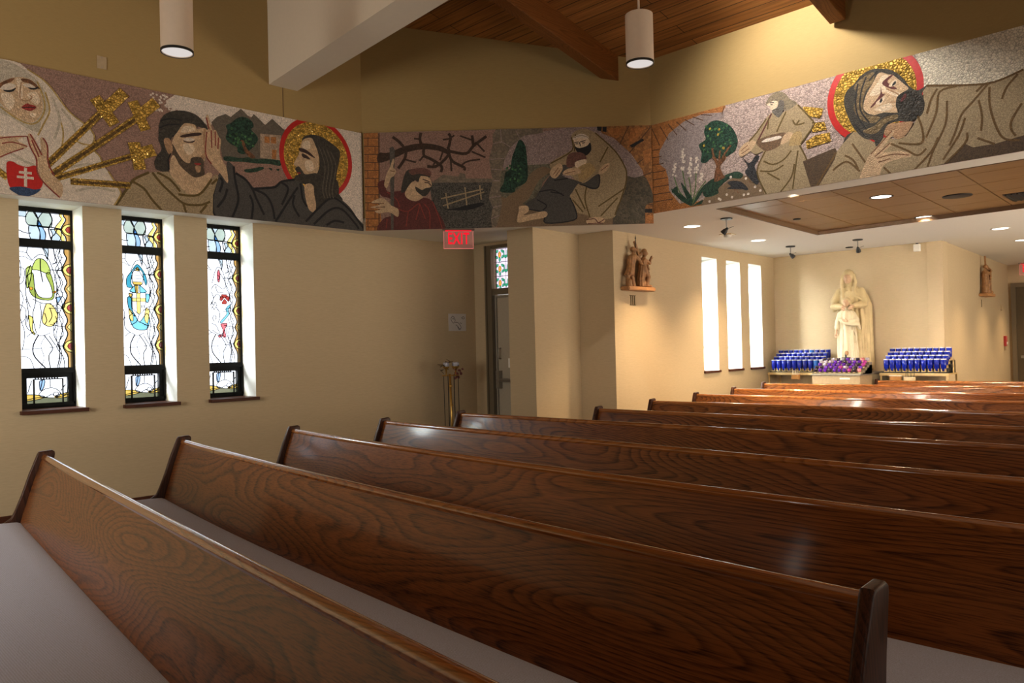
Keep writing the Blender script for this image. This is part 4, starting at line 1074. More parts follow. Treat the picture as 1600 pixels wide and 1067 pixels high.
class Pane:
    """leaded pane drawn in its own metres: x across, z up; later pieces replace what they cover"""
    def __init__(s, x0, x1, z0, z1): s.b = (x0, x1, z0, z1); s.pieces = []; s.lead = new(); s.fill([(x0, z0), (x1, z0), (x1, z1), (x0, z1)], 'white', 0, 0)
    def fill(s, pts, g, sm=1, edge=.006):
        p = smoothline(pts, True) if sm else list(pts); q = clip(p, *s.b)
        if len(q) > 2:
            if sum(q[i-1][0]*q[i][1]-q[i][0]*q[i-1][1] for i in range(len(q))) < 0: q = q[::-1]
            s.pieces.append((q, GK.index(g)))
        if edge: s.line(list(pts)+[pts[0]], edge, sm)
    def line(s, pts, w=.007, sm=1):
        p = smoothline(pts, False) if sm else list(pts)
        for quad in ribbon(p, w*1.22):
            q = clip(quad, *s.b)
            if len(q) > 2: s.lead.faces.new([s.lead.verts.new((x, -.006, z)) for x, z in q])
    def done(s, parent, name='pane'):
        vs, fs = [], []
        for q, _ in s.pieces: fs.append(list(range(len(vs), len(vs)+len(q)))); vs += [Vector(c) for c in q]
        ov, _, of, _, _, orig = delaunay_2d_cdt(vs, [], fs, 1, 1e-6)
        bm = new(); bv = [bm.verts.new((v.x, 0, v.y)) for v in ov]
        for f, o in zip(of, orig):
            if o: fa = bm.faces.new([bv[i] for i in f]); fa.material_index = s.pieces[max(o)][1]
        g = obj(name, bm, [G[k] for k in GK], parent); obj('leading', s.lead, 'lead', g); return g

def base_waves(P, mx, mz):
    """flowing came lines shared by the three lights; mx, mz map drawing units to metres"""
    T = lambda pts: [(mx(x), mz(z)) for x, z in pts]
    return T
def border(P, T, jewels, top, bot):
    """amber strip with red jewels down the far side, wavy came lines beside it"""
    h = [top-70] + jewels + [bot+60]; wav = []
    for i, j in enumerate(jewels):
        up, dn = (h[i]+j)/2, (j+h[i+2])/2
        wav += [(302, up), (314, (up+j)/2-14), (298, j-20), (290, j), (298, j+20), (314, (j+dn)/2+14)]
    wav = smoothline([(312, top-40)]+wav+[(312, bot+40)], False, 5)
    P.fill(T(wav+[(355, bot+40), (355, top-40)]), 'amber', 0, 0); P.line(T(wav), .009, 0)
    P.fill(T([(a-24+6*math.sin(b/30), b) for a, b in wav]+[(a-4, b) for a, b in wav[::-1]]), 'straw' if top < 100 else 'white', 0, 0); P.line(T([(a-24+6*math.sin(b/30), b) for a, b in wav]), .006, 0)
    for j in jewels:
        P.fill(T([(294, j), (310, j-22), (345, j-27), (345, j+27), (310, j+22)]), 'yellow', 1, .006)
        P.fill(T([(312, j), (322, j-14), (345, j-15), (345, j+15), (322, j+14)]), 'red', 1, .005); P.line(T([(225, j+4), (296, j)]), .005)
    for a, b in zip(jewels, jewels[1:]):
        c = (a+b)/2
        P.fill(T([(312, c), (345, c-30), (345, c+26)]), 'straw', 1, .005)

def stained_window(n, x0, x1, emblem):
    w = empty('window_%d' % n, (x0, GY, SILL_Z), kind='structure'); W = x1-x0; H = CEIL-SILL_Z
    Z = lambda z: z-SILL_Z
    f = new(); fy0, fy1 = -.015, .045
    gz = dict(a=(Z(2.506), Z(2.755)), b=(Z(1.335), Z(2.43)), c=(Z(1.012), Z(1.245)))
    gx0, gx1 = .046, W-.022
    for (a, b, c, d) in ((0, gx0, 0, H), (gx1, W, 0, H), (gx0, gx1, gz['a'][1], H), (gx0, gx1, gz['b'][1], gz['a'][0]), (gx0, gx1, gz['c'][1], gz['b'][0]), (gx0, gx1, 0, gz['c'][0]),
                         (gx0, .105, gz['c'][0], gz['c'][1]), (W-.058, gx1, gz['c'][0], gz['c'][1])):
        box(f, a, b, fy0, fy1, c, d)
    box(f, .02, W-.005, fy0-.02, fy0, .02, .05); box(f, .02, W-.005, fy0-.02, fy0, Z(1.285), Z(1.30)); box(f, W-.022, W-.008, fy0-.02, fy0, .03, Z(1.29))
    obj('frame', f, 'frame', w)
    s = new(); box(s, .150, .162, -.04, -.02, gz['c'][0]-.02, gz['c'][1]-.012); box(s, W-.115, W-.105, -.04, -.02, gz['c'][0]-.02, gz['c'][1]-.012); box(s, .15, W-.105, -.04, -.02, gz['c'][1]-.016, gz['c'][1]-.008)
    for i in range(9): box(s, .165+i*.022, .175+i*.022, -.04, -.02, gz['c'][1]-.008, gz['c'][1])
    obj('vent_screen_frame', s, 'frame', w)
    mx = lambda x: .0855+(x-105)*.395/230*(W/.5)
    # upper light
    P = Pane(gx0, gx1, *gz['a']); mz = lambda y: gz['a'][1]-(y-58)*(gz['a'][1]-gz['a'][0])/138; T = lambda p: [(mx(a), mz(b)) for a, b in p]
    P.fill(T([(80, 58), (128, 58), (128, 88), (80, 88)]), 'pale', 0); P.fill(T([(140, 58), (165, 58), (182, 92), (178, 128), (135, 126), (124, 92)]), 'grey'); P.fill(T([(205, 58), (238, 58), (248, 95), (240, 132), (185, 130), (182, 95)]), 'grey')
    P.fill(T([(165, 58), (205, 58), (182, 92)]), 'pale', 0); P.fill(T([(182, 95), (200, 130), (178, 128)]), 'blue'); P.fill(T([(178, 128), (200, 130), (216, 165), (212, 200), (190, 200), (190, 160)]), 'sky')
    P.fill(T([(140, 130), (178, 130), (190, 160), (188, 200), (150, 200), (138, 160)]), 'pale'); P.fill(T([(240, 140), (285, 140), (292, 165), (280, 200), (245, 200), (250, 170)]), 'pale')
    P.line(T([(80, 88), (126, 88)]), .006); P.line(T([(135, 128), (240, 131), (290, 136)]), .008); P.line(T([(160, 58), (172, 80), (182, 95), (200, 130), (218, 165), (213, 200)]), .006); P.line(T([(236, 58), (250, 95), (232, 140), (240, 185), (248, 200)]), .009)
    P.line(T([(80, 150), (120, 168), (148, 168)])); P.line(T([(272, 140), (260, 165), (245, 180), (243, 200)])); border(P, T, [138], 58, 200); P.done(w)
    # main light
    P = Pane(gx0, gx1, *gz['b']); mz = lambda y: gz['b'][1]-(y-237)*(gz['b'][1]-gz['b'][0])/569; T = lambda p: [(mx(a), mz(b)) for a, b in p]
    P.fill(T([(200, 237), (225, 237), (228, 262), (222, 290), (212, 262)]), 'pale')
    P.fill(T([(262, 470), (298, 470), (300, 520), (270, 500)]), 'sky') if n == 1 else None
    for ln, wd in (([(133, 237), (128, 265), (145, 290), (158, 300)], .006), ([(80, 258), (128, 265)], .005), ([(80, 290), (110, 282), (150, 300)], .005), ([(252, 237), (258, 270), (268, 300), (245, 312)], .008), ([(205, 237), (225, 270), (222, 300)], .006),
                   ([(285, 237), (274, 275), (292, 320), (268, 345), (284, 400), (268, 440), (290, 500), (274, 560), (290, 620), (272, 690), (284, 740), (270, 806)], .006),
                   ([(272, 237), (258, 290), (276, 330), (255, 380), (272, 430), (256, 480)], .005), ([(256, 560), (268, 600), (258, 660), (276, 740), (262, 806)], .005), ([(95, 300), (100, 360), (88, 420), (108, 480), (92, 560), (112, 640), (100, 720)], .005), ([(205, 660), (185, 700), (200, 760), (180, 806)], .004), ([(120, 660), (150, 640), (190, 655), (230, 640)], .005),
                   ([(262, 300), (300, 310)], .004), ([(262, 380), (290, 372)], .004), ([(262, 570), (300, 560)], .004), ([(258, 660), (298, 655)], .004), ([(262, 760), (300, 765)], .004),
                   ([(235, 340), (300, 342)], .006), ([(268, 275), (300, 278)], .005), ([(265, 430), (300, 450)], .005), ([(240, 515), (272, 505), (300, 530)], .005), ([(230, 600), (300, 612)], .005), ([(262, 700), (300, 700)], .005),
                   ([(80, 330), (115, 345), (108, 400), (80, 420)], .005), ([(80, 500), (118, 530), (112, 580), (80, 600)], .005), ([(175, 650), (150, 700), (155, 750), (205, 806)], .009), ([(200, 650), (240, 710), (222, 750), (228, 806)], .007),
                   ([(250, 590), (248, 650), (275, 720), (262, 806)], .006), ([(80, 718), (205, 712)], .004), ([(80, 750), (130, 758), (152, 806)], .005), ([(225, 655), (255, 700)], .006), ([(150, 640), (120, 610), (122, 560)], .006)): P.line(T(ln), wd)
    emblem(P, T)
    border(P, T, [338, 520, 705], 237, 806); P.done(w)
    # lower vent light
    P = Pane(.105, W-.058, *gz['c']); mz = lambda y: gz['c'][1]-(y-860)*(gz['c'][1]-gz['c'][0])/120; T = lambda p: [(mx(a), mz(b)) for a, b in p]
    P.fill(T([(100, 962), (180, 950), (250, 955), (345, 940), (345, 990), (100, 990)]), 'mossy'); P.fill(T([(100, 935), (160, 938), (200, 950), (150, 962), (100, 962)]), 'gold'); P.fill(T([(250, 945), (330, 930), (330, 950), (260, 958)]), 'gold')
    P.fill(T([(172, 935), (195, 915), (235, 908), (268, 925), (270, 945), (250, 950), (235, 938), (205, 950), (178, 945)]), 'white'); P.fill(T([(175, 875), (200, 870), (195, 905), (178, 918)]), 'sky')
    P.line(T([(238, 945), (245, 930), (262, 930), (262, 946), (248, 948)]), .006); P.line(T([(275, 925), (290, 905), (300, 895)]), .007); P.line(T([(272, 930), (285, 945), (305, 935), (312, 900), (312, 862)]), .006); P.line(T([(225, 862), (225, 905)]), .006); P.line(T([(190, 870), (178, 920)]), .006); P.line(T([(120, 930), (140, 870)]), .006)
    P.done(w)
    b = bbox(-.018, W+.012, GY*0+7.700-GY, -.02, -.0285, .004, .004); obj('sill', b, 'sill', w)
    return w
def emb_robe(P, T):
    P.fill(T([(165, 300), (185, 288), (215, 300), (235, 340), (228, 360), (180, 345), (150, 340)]), 'lime'); P.fill(T([(130, 370), (155, 360), (162, 430), (185, 470), (240, 470), (238, 420), (215, 365), (235, 355), (252, 420), (245, 480), (180, 480), (140, 450)]), 'olive')
    P.fill(T([(122, 340), (150, 330), (140, 400), (125, 430)]), 'lime'); P.fill(T([(135, 425), (152, 428), (145, 440)]), 'orange', 1, .004); P.fill(T([(245, 445), (262, 440), (255, 452)]), 'orange', 1, .004)
    P.fill(T([(215, 500), (245, 510), (268, 560), (250, 600), (225, 610), (195, 590), (200, 540)]), 'straw'); P.fill(T([(130, 560), (150, 570), (148, 620), (160, 650), (140, 630)]), 'yellow')
    P.line(T([(190, 290), (190, 345), (200, 400)]), .008)
    for q in ([(205, 545), (215, 580), (205, 600)], [(230, 520), (240, 560), (225, 590)], [(150, 480), (195, 500), (240, 500)], [(160, 430), (165, 490), (150, 560), (165, 640)], [(120, 480), (130, 540), (125, 590)], [(185, 500), (190, 560), (180, 620)], [(158, 290), (190, 268), (225, 285), (245, 330), (265, 400), (262, 470), (268, 560), (250, 630)], [(145, 320), (120, 400), (122, 470), (140, 520)]): P.line(T(q), .006)
def mapper(T, xr, k, y0, y1):
    # drawing units of lights 2 and 3 -> those of light 1
    return lambda p: T([(338-(xr-x)*k, 237+(y-y0)*569/(y1-y0)) for x, y in p])
def emb_arms(P, T):
    U = mapper(T, 770, 1.18, 262, 790)
    P.fill(U([(622, 345), (650, 312), (680, 345), (695, 385), (690, 410), (675, 370), (645, 330), (625, 360), (618, 400), (625, 420), (600, 420), (598, 380)]), 'teal'); P.fill(U([(600, 470), (618, 470), (620, 520), (635, 560), (605, 520)]), 'teal'); P.fill(U([(690, 450), (708, 455), (700, 490), (688, 485)]), 'aqua')
    P.fill(U([(625, 350), (650, 335), (675, 350), (672, 405), (628, 405)]), 'white'); P.fill(U([(628, 395), (672, 395), (672, 408), (628, 408)]), 'gold', 0, .004); P.fill(U([(640, 342), (650, 325), (660, 342)]), 'gold')
    P.line(U([(626, 365), (674, 365)]), .004); P.line(U([(626, 380), (674, 380)]), .004)
    P.fill(U([(610, 440), (640, 410), (640, 445)]), 'aqua'); P.fill(U([(660, 410), (692, 440), (662, 445)]), 'aqua'); P.fill(U([(636, 412), (652, 412), (650, 445), (640, 445)]), 'gold'); P.fill(U([(606, 450), (625, 455), (615, 470)]), 'gold')
    P.fill(U([(622, 448), (688, 448), (688, 520), (655, 552), (622, 520)]), 'white', 0); P.fill(U([(644, 448), (662, 448), (662, 540), (655, 548), (644, 540)]), 'straw', 0, .004); P.fill(U([(622, 472), (688, 472), (688, 488), (622, 488)]), 'straw', 0, .004)
    for q in ([(668, 518), (668, 503), (674, 511), (680, 503), (680, 518)],): P.line(U(q), .007, 0)      # letter M of the shield
    P.fill(U([(606, 560), (630, 545), (655, 585), (690, 545), (705, 570), (690, 620), (630, 615)]), 'aqua'); P.fill(U([(688, 520), (705, 530), (695, 590), (680, 570)]), 'straw', 1, .004); P.fill(U([(605, 520), (622, 540), (625, 580), (610, 570)]), 'straw', 1, .004)
    for q in ([(655, 550), (640, 585), (610, 600)], [(655, 585), (690, 600)], [(618, 345), (640, 300), (670, 292), (700, 330), (712, 400), (706, 460)]): P.line(U(q), .006)
def emb_cross(P, T):
    U = mapper(T, 1140, 1.33, 285, 775)
    P.fill(U([(1030, 350), (1037, 335), (1044, 352), (1042, 385), (1036, 395), (1030, 380)]), 'pinkg'); P.line(U([(1033, 360), (1041, 372), (1034, 385)]), .006)
    for q in ([(1062, 468), (1048, 458), (1050, 452), (1076, 452), (1078, 458), (1066, 468)], [(1066, 474), (1076, 488), (1072, 498), (1052, 498), (1050, 490), (1061, 474)], [(1061, 468), (1048, 484), (1040, 480), (1042, 462), (1046, 460)], [(1066, 468), (1080, 458), (1090, 466), (1088, 482), (1080, 484)]): P.fill(U(q), 'red', 0, .004)
    P.fill(U([(1068, 520), (1090, 500), (1088, 540), (1050, 585), (1042, 580), (1072, 545)]), 'aqua', 1, .005); P.fill(U([(1042, 592), (1074, 590), (1062, 620), (1068, 652), (1050, 652), (1052, 620)]), 'pinkg', 1, .005); P.fill(U([(1030, 648), (1045, 640), (1046, 652), (1034, 656)]), 'pinkg', 1, .004)
    for q in ([(996, 505), (1002, 488), (1010, 505), (1018, 488), (1026, 508)], [(1000, 525), (1005, 510), (1012, 525), (1022, 510), (1028, 528)], [(1012, 580), (1004, 565), (1012, 552), (1022, 560), (1016, 572)], [(1060, 618), (1052, 648)], [(1000, 430), (1020, 405), (1055, 425), (1075, 410)], [(1010, 470), (1030, 450), (1048, 470)], [(1000, 620), (1036, 640), (1020, 600), (1000, 590)],
              [(1005, 400), (1020, 345), (1037, 322), (1060, 350), (1075, 420), (1092, 470), (1088, 540)], [(1022, 410), (1030, 440), (1060, 445)], [(1044, 352), (1065, 385), (1072, 415)], [(1000, 440), (1010, 470), (1000, 500)], [(1030, 520), (1040, 550), (1030, 590)]): P.line(U(q), .006)
W1 = stained_window(1, *WIN_L[0], emb_robe); W2 = stained_window(2, *WIN_L[1], emb_arms); W3 = stained_window(3, *WIN_L[2], emb_cross)

# plain lights of the chapel wall: clear glass far back in white reveals
G['clear'] = stain('glass_clear', (.93, .96, .97, 1), .03)
for i, (a, b) in enumerate(WIN_C):
    p = C0+CD*a; w = empty('window_%d' % (i+4), (p.x, p.y, 1.03), math.atan2(CD.y, CD.x), kind='structure'); W = b-a; H = 2.638-1.03
    f = new()
    for q in ((0, .04, 0, H), (W-.04, W, 0, H), (.04, W-.04, H-.04, H), (.04, W-.04, 0, .04), (.04, W-.04, .35, .39)): box(f, q[0], q[1], .28, .33, q[2], q[3])
    obj('frame', f, 'frame', w); g = new(); box(g, .03, W-.03, .30, .306, .03, H-.03); obj('pane', g, [G['clear']], w)
    obj('sill', bbox(-.012, W+.02, -.03, .28, -.03, .002, .004), 'sill', w)

# ------------------------------------------------------------------ side door with its leaded fanlight
DRZ = math.atan2(DWD.y, DWD.x)
dr = empty('door_1', (DW0.x, DW0.y, 0), DRZ, kind='structure')      # local x along the wall, local -y into the room
bm = new()
for q in ((.20, .315, 0, 2.76), (1.085, 1.20, 0, 2.76), (.315, 1.085, 2.715, 2.76), (.315, 1.085, 2.115, 2.195)): box(bm, q[0], q[1], -.012, .09, q[2], q[3])
for q in ((.20, .225, 0, 2.76), (.29, .315, 0, 2.74)): box(bm, q[0], q[1], -.03, -.012, q[2], q[3])
obj('frame', bm, 'doorframe', dr)
bm = bbox(.32, 1.08, .03, .075, .01, 2.11, .003); obj('leaf', bm, 'door', dr)
bm = new(); box(bm, .345, .36, .02, .03, .02, 2.09); box(bm, .345, 1.06, .02, .03, 2.075, 2.09); obj('leaf_edging', bm, 'steel', dr)
bm = new(); box(bm, .37, .42, -.045, .03, .90, 1.13); box(bm, .42, 1.04, -.05, -.01, .985, 1.03); box(bm, 1.0, 1.05, -.04, .03, .93, 1.09); tube(bm, [(.43, -.06, 1.008), (1.0, -.06, 1.008)], .012); obj('push_bar', bm, 'steel', dr)
bm = new(); tube(bm, [(.405, .03, 1.28), (.405, -.02, 1.285), (.405, -.025, 1.30), (.405, -.025, 1.40), (.405, -.02, 1.415), (.405, .03, 1.42)], .008); obj('handle', bm, 'steel', dr)
bm = new(); box(bm, .60, .80, -.02, .03, 2.03, 2.09); obj('closer', bm, 'darkmetal', dr)
P = Pane(.315, 1.085, 2.195, 2.715); P.fill([(.31, 2.19), (1.09, 2.19), (1.09, 2.72), (.31, 2.72)], 'lilac', 0, 0)
for r_, zc in enumerate((2.635, 2.45, 2.265)):
    for c_ in range(4):
        x = .405+c_*.20
        for (dx, dz, a) in ((-.045, .045, .7), (.045, .045, -.7), (-.05, -.03, -.6), (.05, -.03, .6), (0, -.062, 1.57)):
            ca, sa = math.cos(a), math.sin(a); P.fill([(x+dx+ca*u-sa*v, zc+dz+sa*u+ca*v) for u, v in ((-.03, 0), (0, .018), (.03, 0), (0, -.018))], 'green', 1, .003)
        P.fill([(x-.022, zc), (x-.01, zc+.035), (x+.012, zc+.035), (x+.024, zc), (x+.008, zc-.035), (x-.01, zc-.035)], 'orange'); P.fill([(x-.01, zc+.01), (x, zc+.025), (x+.012, zc+.008), (x, zc-.01)], 'gold', 1, .003)
        P.line([(x-.04, zc-.085), (x, zc-.105), (x+.04, zc-.085)], .004)
        X = x+.10
        P.fill([(X-.04, zc+.05), (X-.022, zc+.05), (X-.018, zc-.01), (X+.018, zc-.01), (X+.022, zc+.05), (X+.04, zc+.05), (X+.034, zc-.03), (X, zc-.055), (X-.034, zc-.03)], 'green', 0, .003)
        P.line([(X, zc+.10), (X, zc-.10)], .004, 0)
    P.line([(.315, zc-.095), (1.085, zc-.095)], .005, 0)
P.line([(.345, 2.19), (.345, 2.72)], .006, 0)
pn = P.done(dr); pn.location = (0, .05, 0)

# second door, far end of the corridor
e0, e1 = Vector((17.487, 4.108)), Vector((18.2, -6.8)); ed = (e1-e0).normalized()
dr2 = empty('door_2', (e0.x, e0.y, 0), math.atan2(ed.y, ed.x), kind='structure')
bm = new()
for q in ((.05, .13, 0, 2.44), (1.03, 1.11, 0, 2.44), (.13, 1.03, 2.36, 2.44)): box(bm, q[0], q[1], -.05, .02, q[2], q[3])
obj('frame', bm, 'doorframe', dr2); obj('leaf', bbox(.13, 1.03, -.02, .02, .01, 2.36, .003), plain('far_door_paint', (.085, .06, .03, 1), .5), dr2)
bm = new(); box(bm, .19, .97, -.07, -.03, 1.0, 1.05); obj('push_bar', bm, 'steel', dr2)

# ------------------------------------------------------------------ murals
MC = dict(mauve=((.30, .175, .135), 150, .35), white=((.80, .68, .58), 88, .16), mount=((.13, .105, .08), 90, .2), green=((.02, .05, .03), 80, .6), house=((.38, .27, .19), 40, .2), brick=((.40, .155, .045), 45, .22), tree=((.014, .045, .028), 70, .7), trunk=((.17, .07, .03), 70, .4), leaf=((.05, .13, .05), 60, .6),
    red=((.42, .012, .010), 30, .04), gold=((.78, .47, .10), 42, .42), hair=((.045, .038, .030), 60, .3), hairl=((.10, .085, .065), 60, .2), skin=((.56, .38, .23), 55, .16), skinw=((.72, .56, .40), 50, .12), skind=((.40, .235, .13), 60, .2), dark=((.05, .025, .02), 80, .2), lip=((.30, .03, .025), 60, .2), slate=((.066, .060, .055), 130, .25),
    black=((.012, .012, .014), 80, .2), beard=((.085, .058, .038), 60, .3), cream=((.66, .55, .45), 85, .14), robe=((.35, .258, .15), 140, .28), robe2=((.40, .27, .12), 110, .25), olive=((.115, .073, .018), 90, .2), oliveb=((.13, .07, .02), 90, .2), redline=((.24, .04, .03), 60, .2), veil=((.47, .40, .31), 90, .18), goldline=((.42, .28, .09), 60, .2), goldd=((.66, .40, .09), 60, .35), sworddark=((.12, .065, .015), 60, .6),
    blue=((.028, .055, .12), 60, .2), dspeck=((.075, .068, .058), 120, .7), grey=((.185, .145, .105), 30, .18), brown=((.20, .13, .075), 150, .2), lmauve=((.34, .25, .235), 70, .25), greyg=((.14, .125, .085), 60, .3), bline=((.10, .045, .02), 60, .2), bark=((.05, .026, .016), 60, .3), maroon=((.11, .028, .024), 110, .3), hairr=((.15, .065, .05), 70, .25), stick=((.10, .085, .07), 60, .2), brickd=((.30, .13, .042), 40, .35), hill=((.085, .068, .045), 45, .35),
    pink=((.45, .335, .30), 66, .28), dmauve=((.31, .245, .235), 90, .25), stem=((.10, .16, .05), 60, .3), yellow=((.40, .28, .04), 60, .3), raven=((.03, .03, .034), 60, .4), hairg=((.21, .165, .11), 70, .25), beardg=((.12, .105, .09), 60, .3), bowl=((.155, .09, .05), 80, .25), earth=((.085, .05, .026), 140, .35), wpeb=((.70, .62, .50), 52, .10), hairb=((.17, .115, .055), 40, .25), beardk=((.030, .025, .020), 45, .4), lipd=((.10, .022, .02), 60, .2))
MM = {}
def mmat(k):
    if k not in MM:
        c, s, v = MC[k]; c = c+(1,)
        if k in ('gold', 'goldd'): MM[k] = mosaic_mat('mosaic_'+k, c, s, .45, .28, .25, .5, 1.0)
        elif k in ('white', 'wpeb', 'pink', 'lmauve'): MM[k] = mosaic_mat('mosaic_'+k, c, s, v, .65, 0, .55, .6)
        elif k == 'red': MM[k] = mosaic_mat('mosaic_red', c, s, v, .4, 0, .15, .03)
        else: MM[k] = mosaic_mat('mosaic_'+k, c, s, v, .65, 0, .3, .5)
    return MM[k]
def mural(name, data, b, place, label, ledge=True):
    """stone mosaic: every patch and drawn line is its own thin layer on one slab; place(u, t, z) -> point"""
    bm = new(); keys = []; k = 0
    def mi(m):
        if m not in keys: keys.append(m)
        return keys.index(m)
    u0, u1, z0, z1 = b
    c = [(u0, z0), (u1, z0), (u1, z1), (u0, z1)]; fr = [bm.verts.new(place(u, 0, z)) for u, z in c]; bk = [bm.verts.new(place(u, -.0135, z)) for u, z in c]
    for i in range(4): f = bm.faces.new([fr[i], fr[(i+1) % 4], bk[(i+1) % 4], bk[i]]); f.material_index = mi('cream')
    f = bm.faces.new(bk); f.material_index = mi('cream')
    for kind, m, w, raw in data:
        P = [(raw[i]/1000, raw[i+1]/1000) for i in range(0, len(raw), 2)]; t = .0004+.00004*k; k += 1
        if kind == 's': polys = [smoothline(P, True, 4)]
        elif kind == 'f': polys = [P]
        elif kind == 'c':
            n = 48 if w > 60 else 6; polys = [[(P[0][0]+w/1000*math.cos(2*PI*j/n+k), P[0][1]+w/1000*math.sin(2*PI*j/n+k)) for j in range(n)]]
        else: polys = ribbon(smoothline(P, False, 4), w/1000)
        for q in polys:
            q = clip(q, u0, u1, z0, z1)
            if len(q) > 2: f = bm.faces.new([bm.verts.new(place(u, t, z)) for u, z in q]); f.material_index = mi(m)
    bmesh.ops.recalc_face_normals(bm, faces=bm.faces[:])
    o = obj(name, bm, [mmat(x) for x in keys]); return tag(o, label, 'mural')
D_ = Vector((1, -1)).normalized(); DNR = Vector((-1, -1)).normalized(); DO = Vector((4.678, 6.95))
mural('mosaic_picture', MURAL['L'], (.2, 4.672, 2.688, 3.725), lambda u, t, z: (u, NAVE_Y-t, z), 'long stone mosaic with veiled woman, gold swords and bearded men above the leaded windows')
mural('mosaic_picture', MURAL['D'], (0, 3.028, 2.688, 3.722), lambda u, t, z: (DO.x+D_.x*u+DNR.x*t, DO.y+D_.y*u+DNR.y*t, z), 'angled stone mosaic with thorn branches, staff bearer and embrace, above the exit sign')
mural('mosaic_picture', MURAL['R'], (-4.812, 1.5, 2.795, 3.727), lambda u, t, z: (NAVE_X-t, -u, z), 'stone mosaic with sower, ravens and reclining haloed man above the veneer ceiling')

# ------------------------------------------------------------------ pews
PEWS = [  # curve x(y)=a+b(y-3)+c(y-3)^2, wall end, aisle end, label
    (PC_[0], 5.36, .72, 'nearest long oak pew, its grey seat filling the lower corner by the windows'),
    (PC_[1], 5.47, .728, 'second long oak pew from the front, the one whose rounded aisle end post shows'),
    (PC_[2], 5.45, .25, 'third long oak pew from the front, directly behind the one with the aisle post'),
    (PC_[3], 5.40, .25, 'fourth long oak pew, knotty cathedral grain and pale sheen at its wall end'),
    (PC_[4], 5.41, .25, 'fifth long oak pew, bluish sheen at its end beside the brass candle stand'),
    (PC_[5], 4.62, .25, 'sixth oak pew, first of the rear block starting beyond the wall pier'),
    (PC_[6], 4.77, .25, 'seventh oak pew, second of the rear block beside the chapel wall'),
    (PC_[7], 4.96, .25, 'eighth oak pew, darker, starting just before the first plain window'),
    (PC_[8], 5.13, .25, 'ninth oak pew, starting below the middle plain window'),
    (PC_[9], 5.40, .25, 'tenth oak pew, its end by the last plain window and votive box'),
    (PC_[10], 4.32, .25, 'last oak pew, the short one in front of the corridor candle rack')]
TOPZ = .84
FRONT = [(-.128, .40), (-.121, .45), (-.108, .50), (-.090, .555), (-.070, .62), (-.048, .69), (-.026, .75), (-.010, .795), (-.002, .815)]
def sweep(prof, ys, fx, closed=True):
    bm = new(); rings = []
    for y in ys: rings.append([bm.verts.new((fx(y)+a, y, z)) for a, z in prof])
    n = len(prof)
    for r0, r1 in zip(rings, rings[1:]):
        for i in range(n if closed else n-1): bm.faces.new([r0[i], r0[(i+1) % n], r1[(i+1) % n], r1[i]])
    if closed: bm.faces.new(rings[0][::-1]); bm.faces.new(rings[-1])
    bmesh.ops.recalc_face_normals(bm, faces=bm.faces[:]); return bm
def auto_smooth(o, ang=40):
    for p in o.data.polygons: p.use_smooth = True
    try: o.data.set_sharp_from_angle(angle=math.radians(ang))
    except Exception: pass
    return o
def end_panel(y0, y1):
    pr = [(-.026, .842), (-.016, .857), (.052, .862), (.066, .852), (.068, .836), (.046, .70), (.025, .52), (.02, .44), (.06, .12), (.09, .0), (-.50, .0), (-.52, .10), (-.50, .38), (-.56, .43), (-.55, .452), (-.30, .446), (-.205, .452), (-.165, .478), (-.145, .52), (-.110, .61), (-.070, .73)]
    bm = new(); a = [bm.verts.new((x, y0, z)) for x, z in pr]; b = [bm.verts.new((x, y1, z)) for x, z in pr]
    bm.faces.new(a); bm.faces.new(b[::-1]); n = len(pr)
    for i in range(n): bm.faces.new([a[i], b[i], b[(i+1) % n], a[(i+1) % n]])
    bmesh.ops.recalc_face_normals(bm, faces=bm.faces[:])
    ee = [e for e in bm.edges if abs(e.verts[0].co.y-e.verts[1].co.y) < 1e-6]
    bmesh.ops.bevel(bm, geom=ee, offset=.009, segments=3, profile=.5, affect='EDGES'); return bm
def make_pew(k, co, yl, yr, label):
    a, b, c = co; X = lambda y: a+b*(y-3)+c*(y-3)**2
    ym = (yl+yr)/2; o = empty('pew', (X(ym), ym, 0), 0, label, 'pew', 'rows of oak pews')
    fx = lambda y: X(y+ym)-X(ym); n = max(8, int((yl-yr)/.12)); ys = [yr-ym+(yl-yr)*i/n for i in range(n+1)]
    th = .034
    prof = FRONT+[(.002, .812), (th-.002, .812), (th-.012, .75), (th-.04, .66), (th-.08, .52), (th-.11, .40)]
    auto_smooth(obj('backrest', sweep(prof, ys, fx), 'pew', o), 35)
    r = .0215; cx, cz = .016, TOPZ-r
    rail = [(cx+r*1.02*math.cos(t), cz+r*math.sin(t)) for t in [math.radians(-25+230*i/12) for i in range(13)]]+[(-.003, .80), (th-.004, .80)]
    auto_smooth(obj('top_rail', sweep(rail, ys, fx), 'pewedge', o), 50)
    cu = [(-.115, .40), (-.118, .447), (-.14, .456), (-.22, .462), (-.36, .466), (-.50, .470), (-.545, .466), (-.572, .450), (-.580, .425), (-.572, .405)]
    auto_smooth(obj('seat_cushion', sweep(cu, ys, fx), 'cushion', o), 60)
    ba = [(-.11, .372), (-.11, .402), (-.575, .407), (-.575, .378)]
    obj('seat_board', sweep(ba, ys, fx), 'pewend', o)
    for s, y in ((1, yl-ym), (-1, yr-ym)):
        e = end_panel(-.018, .018); p = obj('end_panel', e, 'pewend', o, loc=(fx(y+s*.02), y+s*.020, 0)); p.rotation_euler = (0, 0, -math.atan(b+2*c*(y+ym-3))); auto_smooth(p, 30)
    ym2 = 0
    bm = new(); prism(bm, [(fx(ym2)-.50, -.02), (fx(ym2)-.10, -.02), (fx(ym2)-.10, .02), (fx(ym2)-.50, .02)], 0, .375); obj('centre_support', bm, 'pewend', o)
    return o
for k, (co, yl, yr, lb) in enumerate(PEWS): make_pew(k, co, yl, yr, lb)
